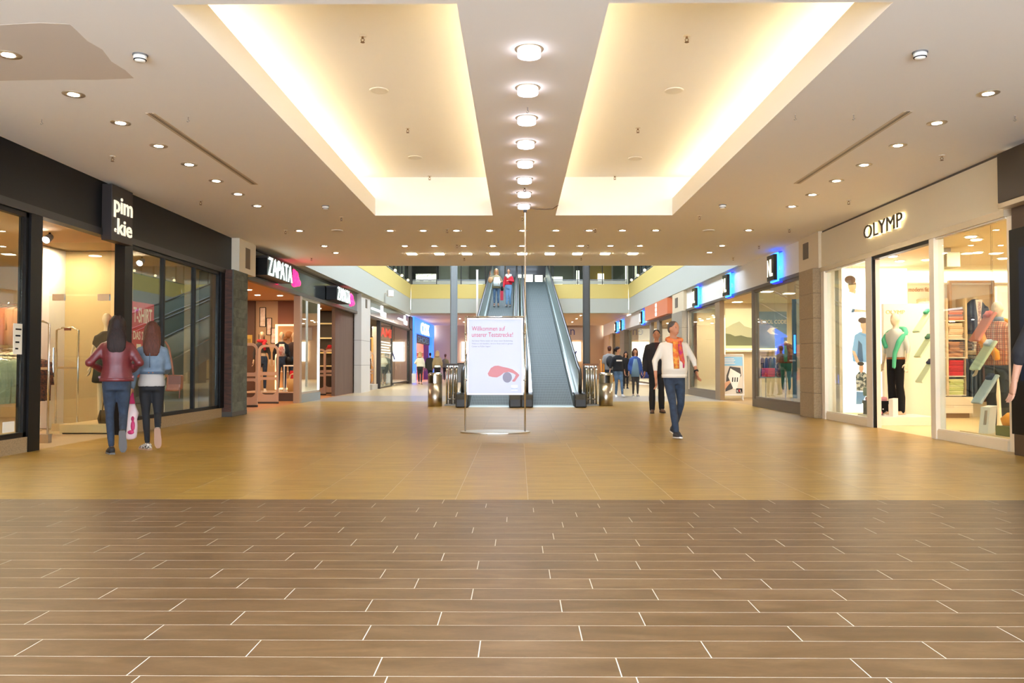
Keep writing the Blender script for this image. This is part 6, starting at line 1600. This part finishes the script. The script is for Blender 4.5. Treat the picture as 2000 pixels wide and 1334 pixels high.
# woman in the red leather jacket, walking away
h = 1.70
t = figure('woman in a red leather jacket with long dark hair, walking away', (-4.93, 10.12, 0), PI + .38, h, 'f', SKIN, (('lift'), ((.075, -.02, .49), (.05, .0, .085), (.25, -1, 0), (0, 0, 1))),
           (((.29, .05, 1.15), (.20, -.15, 1.06)), ((.33, .05, 1.15), (.21, -.16, 1.06))), (LEATH, .915, 1.95, .034, .03), (DENIM, .93, -.004), M('shoe_black', '1a1718', .7), ('long', HAIRD), turn=.12, vox=.016, sole=M('sole_grey', '5b5958', .8))
part_on(t, MB().loft([ring(.915, .198, .148, 20, 0, .0, .85), ring(.955, .199, .149, 20, 0, 0, .85)]), 'waistband', M('leather_red_dark', '641f24', .45), h)
for sx in (-1, 1): part_on(t, MB().box(.185 * sx - .015, .185 * sx + .02, .0, .05, .955, .98), 'buckle', MATS['leather_red_dark'], h, smooth=False)
part_on(t, MB().loft([ring(1.40, .085, .075, 16, 0, .01), ring(1.455, .075, .07, 16, 0, .015)]), 'collar', LEATH, h)
# woman in the denim jacket
h = 1.65
t = figure('woman in a denim jacket with long brown hair, walking away', (-4.72, 10.62, 0), PI + .36, h, 'f', SKIN, ('lift', ((.07, -.03, .49), (.045, .0, .085), (.6, -1, 0), (0, 0, 1))),
           (((.23, -.05, 1.13), (.20, -.22, 1.06)), ((.24, .03, 1.12), (.27, .0, .86))), (DJ, 1.03, 1.98, .030, .02), (M('jeans_black', '15161a', .85), .95, -.006), M('shoe_print', '3a3430', .7, noise=(40, 'd8cfc0', .06)), ('long', HAIRB), turn=-.1, vox=.016,
           inner=(M('shirt_light_grey', 'a9a39c', .9), .86), sole=M('sole_tan', '9c7a64', .8))
part_on(t, MB().loft([ring(1.03, .166, .136, 20, 0, .0, .85), ring(1.065, .168, .137, 20, 0, 0, .85)]), 'waistband', M('denim_band', '485868', .85), h)
part_on(t, MB().tube([(.02, .13, 1.12), (.02, .14, 1.3), (.02, .12, 1.4)], .004, 6), 'back_seam', M('denim_band', '485868', .85), h)
for x_ in (-.02, .03): part_on(t, MB().ell((x_, .142, 1.05), (.008, .004, .008), 8, 6), 'button', M('copper', 'a86a40', .4, .8), h)
# her bags
t = thing('shoulder_bag', 'brown leather shoulder bag at the hip of the woman in denim', 'bag', (-4.42, 10.62, .75))
MB().loft([[(x, y, z) for x, y in ((-.09 + s_, -.05), (.10 + s_, -.05), (.10 + s_, .05), (-.09 + s_, .05))] for z, s_ in ((0.0, -.03), (.04, -.01), (.17, .0), (.21, .0))]).obj('bag_body', M('leather_brown', '6d3f26', .5, noise=(12, '7d4c30')), t, world=False, bevel=.02)
MB().box(-.06, .10, -.06, -.05, .09, .20).obj('flap', M('leather_brown_dark', '5a321e', .5), t, world=False)
MB().tube([(-.02, 0, .2), (-.035, 0, .32), (-.07, -.02, .55), (-.13, 0, .64)], .012, 6).obj('strap', MATS['leather_brown'], t, world=False)
MB().tube([(.08, -.05, .05), (.085, -.055, -.03), (.08, -.055, -.09)], .008, 6).obj('tassel', MATS['leather_brown_dark'], t, world=False)
t = thing('plastic_bag', 'white and pink plastic shopping bag carried by the woman in denim', 'bag', (-4.98, 10.6, .13))
pb_ = MB()
for z, rx, ry in ((0, .035, .03), (.03, .07, .05), (.15, .095, .065), (.32, .09, .06), (.46, .07, .045), (.54, .03, .025)): pass
pb_.loft([ring(z, rx * (1 + .08 * math.sin(z * 40)), ry, 16, .01 * math.sin(z * 23), 0) for z, rx, ry in ((0, .035, .03), (.03, .07, .05), (.10, .088, .062), (.18, .095, .065), (.26, .092, .062), (.34, .088, .058), (.42, .075, .05), (.47, .06, .04))])
pb_.obj('bag_body', M('plastic_white', 'ddd3d0', .45, noise=(9, 'e9c9cc', .2), bump=.5), t, True, world=False)
MB().loft([ring(.46, .06, .042, 12), ring(.52, .045, .035, 12), ring(.62, .02, .015, 12, .01, 0)]).obj('handles', M('plastic_pink', 'c92f6a', .5), t, True, world=False)
MB().ell((.03, -.052, .10), (.045, .018, .03), 10, 6).ell((.055, -.05, .18), (.028, .02, .07), 10, 6).ell((.05, -.045, .27), (.02, .02, .035), 10, 6).ell((-.05, -.055, .08), (.025, .01, .02), 8, 6).obj('pink_print', M('plastic_pink', 'c92f6a', .5), t, world=False)
# man in the white sweater
h = 1.75
SWE = M('sweater_white', 'd6ccbb', .9, bump=.05)
t = figure('man in a white sweater and bright scarf walking towards the camera', (2.35, 12.5, 0), R(4), h, 'm', SKINW, (((.06, -.16, .50), (.02, -.20, .09), (-.1, -1, .05), (0, .05, 1)), ((.10, -.02, .50), (.05, .20, .13), (.25, -.95, -.25), (0, -.25, 1))),
           (((.28, .04, 1.14), (.28, -.02, .87)), ((.31, .03, 1.16), (.33, -.06, .98))), (SWE, .90, 1.5, .014), (DENIM, .97, .004), M('shoe_navy', '23232b', .6), ('short', HAIRG), turn=.55, vox=.016, belly=.08, face=True)
part_on(t, MB().loft([ring(.895, .19, .155, 20, 0, -.02, .85), ring(.945, .192, .158, 20, 0, -.022, .85)]), 'hem_band', SWE, h)
SC = plaid('scarf_plaid', 'd9542a', 'c22a5c', 'e8a03c', 40)
part_on(t, MB().tube([(.085, .05, 1.47), (.095, -.06, 1.46), (.0, -.125, 1.43), (-.095, -.06, 1.46), (-.085, .05, 1.47), (0, .095, 1.50), (.085, .05, 1.47)], .042, 10), 'scarf_loop', SC, h, .016)
part_on(t, MB().loft([[(x0, y, z), (x1, y, z), (x1, y + .02, z), (x0, y + .02, z)] for x0, x1, y, z in ((-.05, .02, -.15, 1.44), (-.055, .025, -.175, 1.30), (-.055, .03, -.20, 1.15), (-.05, .03, -.21, 1.03))]), 'scarf_end', M('scarf_orange', 'd4602c', .9, noise=(20, 'e0a040', .1)), h)
part_on(t, MB().loft([[(x0, y, z), (x1, y, z), (x1, y + .02, z), (x0, y + .02, z)] for x0, x1, y, z in ((.02, .08, -.145, 1.44), (.03, .10, -.165, 1.28), (.05, .12, -.18, 1.14), (.06, .11, -.19, 1.04))]), 'scarf_end', M('scarf_pink', 'b32a62', .9, noise=(20, 'd0602c', .1)), h)
part_on(t, MB().tube([(.325, -.045, 1.005), (.329, -.055, .985)], .036, 12), 'watch', BLACKM, h)
# man in black behind him
h = 1.88
t = figure('man in a black jacket and trousers walking behind the white sweater', (3.12, 18.65, 0), R(-4), h, 'm', SKINW, (((.10, -.06, .49), (.10, -.04, .085), (.1, -1, 0), (0, 0, 1)), ((.09, -.02, .49), (.11, .10, .09), (.2, -1, 0), (0, 0, 1))),
           ('down', 'down'), (M('jacket_black', '17151a', .8), .80, 1.97, .034, .05), (M('trousers_black', '131214', .85), 1.0, .018), M('shoe_brown', '5a3a26', .6), ('short', HAIRD), vox=.02, face=True, turn=-.1, sole=M('sole_dark', '2a221c', .8))
part_on(t, MB().loft([[(x0, y, z), (x1, y, z), (x1, y + .02, z), (x0, y + .02, z)] for x0, x1, y, z in ((-.05, .05, -.125, 1.46), (-.035, .035, -.16, 1.32), (-.01, .01, -.165, 1.18))]), 'shirt', M('shirt_maroon', '3a1518', .85), h)
# group in the distance on the right
h = 1.68
t = figure('dark haired woman in a black sweater with white print and jeans', (3.32, 27.5, 0), R(8), h, 'f', SKIN, ('mid', 'fwd'), ('out', 'down'), (M('sweater_black', '17161a', .9), .90, 1.5, .035, .03), (DENIMB, .95, .0), M('shoe_white', 'd5d0c8', .6), ('tail', HAIRD), turn=1.1, vox=.024)
part_on(t, MB().box(-.1, .1, -.165, -.15, 1.24, 1.29), 'white_print', WHITE, h, smooth=False)
part_on(t, MB().loft([ring(1.38, .10, .085, 14), ring(1.45, .08, .07, 14)]), 'white_collar', M('collar_white', 'cfc8c0', .85), h)
t = figure('woman in a blue cardigan over a grey dress', (3.93, 27.8, 0), R(-5), 1.64, 'f', SKIN, ('mid', 'stand'), ('down', 'down'), (M('cardigan_blue', '34508e', .9), .80, 1.7, .03, .04), (M('leggings_grey', '3a3634', .9), .92, -.004), M('shoe_grey', '8c8078', .6), ('mid', HAIRB), vox=.024)
part_on(t, MB().loft([ring(z, rx, .04, 14, 0, y) for z, rx, y in ((.72, .15, -.10), (.95, .13, -.125), (1.15, .10, -.13), (1.36, .06, -.10))]), 'dress_front', M('dress_teal_grey', '6a8494', .9), 1.64)
t = thing('shopping_bag', 'dark blue bag hanging beside the woman in the blue cardigan', 'bag', (4.28, 27.75, .62))
MB().loft([ring(0, .17, .06, 12), ring(.12, .2, .07, 12), ring(.32, .12, .04, 12)]).obj('bag_body', M('bag_navy', '20306a', .6), t, True, world=False); MB().tube([(-.08, 0, .3), (-.1, 0, .5), (-.02, 0, .52), (.05, 0, .3)], .012, 6).obj('handle', M('bag_navy', '20306a', .6), t, world=False)
t = figure('person with a dark backpack partly hidden behind the black sweater', (3.2, 29.0, 0), PI, 1.74, 'm', SKINW, ('mid', 'fwd'), ('down', 'down'), (M('shirt_grey2', '8e8a88', .9), .9, .9, .02), (DENIM, .97, .005), BLACKM, ('short', HAIRB), vox=.028)
part_on(t, MB().ell((0, .18, 1.2), (.14, .09, .2), 12, 8), 'backpack', M('backpack_dark', '2c2a2c', .8), 1.74)
figure('small dark dressed person far behind the blue cardigan', (4.75, 36.5, 0), R(0), 1.66, 'f', SKIN, ('stand', 'mid'), ('down', 'down'), (BLKC, .85, 1.9, .025), (BLKC, .95, 0), BLACKM, ('long', HAIRD), vox=.03)
# women on the moving ramp
zr_ = zr(37.0)
t = figure('woman in a khaki jacket with raised arm, riding the moving ramp', (-.98, 37.0, zr_ + .015), R(0), 1.70, 'f', SKIN, ('stand', 'stand'), (((.26, -.1, 1.22), (.30, -.2, 1.46)), ('bent')), (M('jacket_khaki', '8f8260', .9), .82, 1.6, .03, .05), (DENIMB, .78, .006), M('boot_brown', '6a4630', .6), ('mid', HAIRL), vox=.026)
part_on(t, MB().loft([ring(.92, .16, .05, 12, .03, -.2), ring(1.1, .17, .06, 12, .03, -.2), ring(1.32, .12, .05, 12, .03, -.19)]), 'white_bundle', M('bundle_white', 'e3ece8', .8), 1.7)
t = thing('handbag', 'tan round handbag on the arm of the woman in khaki', 'bag', (-1.24, 36.85, zr_ + 1.05))
MB().ell((0, 0, .14), (.11, .06, .15), 12, 8).obj('bag_body', M('bag_tan', 'b48a5c', .6), t, True, world=False); MB().tube([(-.06, 0, .26), (-.02, 0, .4), (.06, 0, .42), (.07, 0, .27)], .01, 6).obj('strap', M('bag_tan_dark', '8a6238', .6), t, world=False)
t = figure('woman in a red jacket and white scarf, riding the moving ramp', (-.43, 37.0, zr_ + .015), R(-6), 1.70, 'f', SKIN, ('stand', 'mid'), ('down', 'chest'), (M('jacket_red', 'd02434', .9), .99, 1.9, .03), (M('jeans_light', '6f93b4', .85), .96, .004), M('shoe_taupe', '6a5a4c', .6), ('short', HAIRD), vox=.026)
part_on(t, MB().tube([(.1, .04, 1.44), (.08, -.09, 1.40), (-.02, -.14, 1.32), (-.1, -.06, 1.42), (-.06, .08, 1.46), (.1, .04, 1.44)], [.06, .065, .085, .065, .06, .06], 8), 'scarf', M('scarf_white', 'e6e4dc', .9), 1.7, .02)
t = thing('shopping_bag', 'red shopping bag in the hand of the woman in red', 'bag', (-.73, 36.95, zr_ + .28))
MB().box(-.07, .07, -.05, .05, 0, .42).obj('bag_body', M('bag_crimson', 'b01c34', .6), t, world=False); MB().ell((.01, 0, .52), (.07, .05, .12), 10, 6).obj('dark_pouch', BLACKM, t, True, world=False)
# far left group
t = figure('woman in a cream jacket with a white bag, far left by the blue shop', (-5.2, 43.8, 0), PI, 1.76, 'f', SKIN, ('mid', 'fwd'), ('down', 'bent'), (M('jacket_cream', 'd8cfb4', .9), .95, 1.9, .035, .03), (M('trousers_dark', '26282e', .9), .85, 0), M('boot_tan', '9a7c58', .7), ('mid', HAIRL), vox=.03)
figure('person in a dark coat beside the cream jacket', (-4.95, 46.5, 0), PI, 1.74, 'm', SKINW, ('stand', 'mid'), ('down', 'down'), (M('coat_dark', '2c2c28', .9), .75, 1.9, .035), (BLKC, .97, 0), BLACKM, ('short', HAIRD), vox=.032)
figure('blond woman in a tan jacket over a white shirt, seen from behind', (-4.2, 43.0, 0), PI, 1.80, 'f', SKIN, ('mid', 'stand'), ('down', 'down'), (M('jacket_tan', '9a835e', .9), 1.0, 1.9, .035, .02), (BLKC, .97, 0), BLACKM, ('mid', HAIRL), vox=.03, inner=(M('shirt_white2', 'e0e4e0', .9), .88))
figure('brown haired person in an olive jacket far behind the steel bin', (-4.45, 50.5, 0), PI, 1.72, 'f', SKIN, ('stand', 'fwd'), ('down', 'down'), (M('jacket_olive', '7c755a', .9), .9, 1.9, .03), (BLKC, .97, 0), M('shoe_white', 'd5d0c8', .6), ('tail', HAIRB), vox=.032)
t = thing('shopping_bag', 'white shopping bag carried by the woman in the cream jacket', 'bag', (-5.52, 43.8, .1))
MB().box(-.11, .11, -.06, .06, 0, .5).obj('bag_body', WHITE, t, world=False); MB().tube([(-.06, 0, .5), (0, 0, .66), (.06, 0, .5)], .012, 6).obj('handle', WHITE, t, world=False)
# person at the right edge, only an arm in the picture
figure('person in black at the right edge, only the bare forearm and hand in view', (4.21, 6.45, 0), R(176), 1.80, 'm', M('skin_arm', 'b58468', .55), ('stand', 'stand'), ('down', ((.30, .02, 1.15), (.325, -.02, .93))), (BLKC, .88, 1.25, .03, .02), (BLKC, .98, .02), BLACKM, ('short', HAIRD), vox=.012, curl=.25)

finish_blobs()
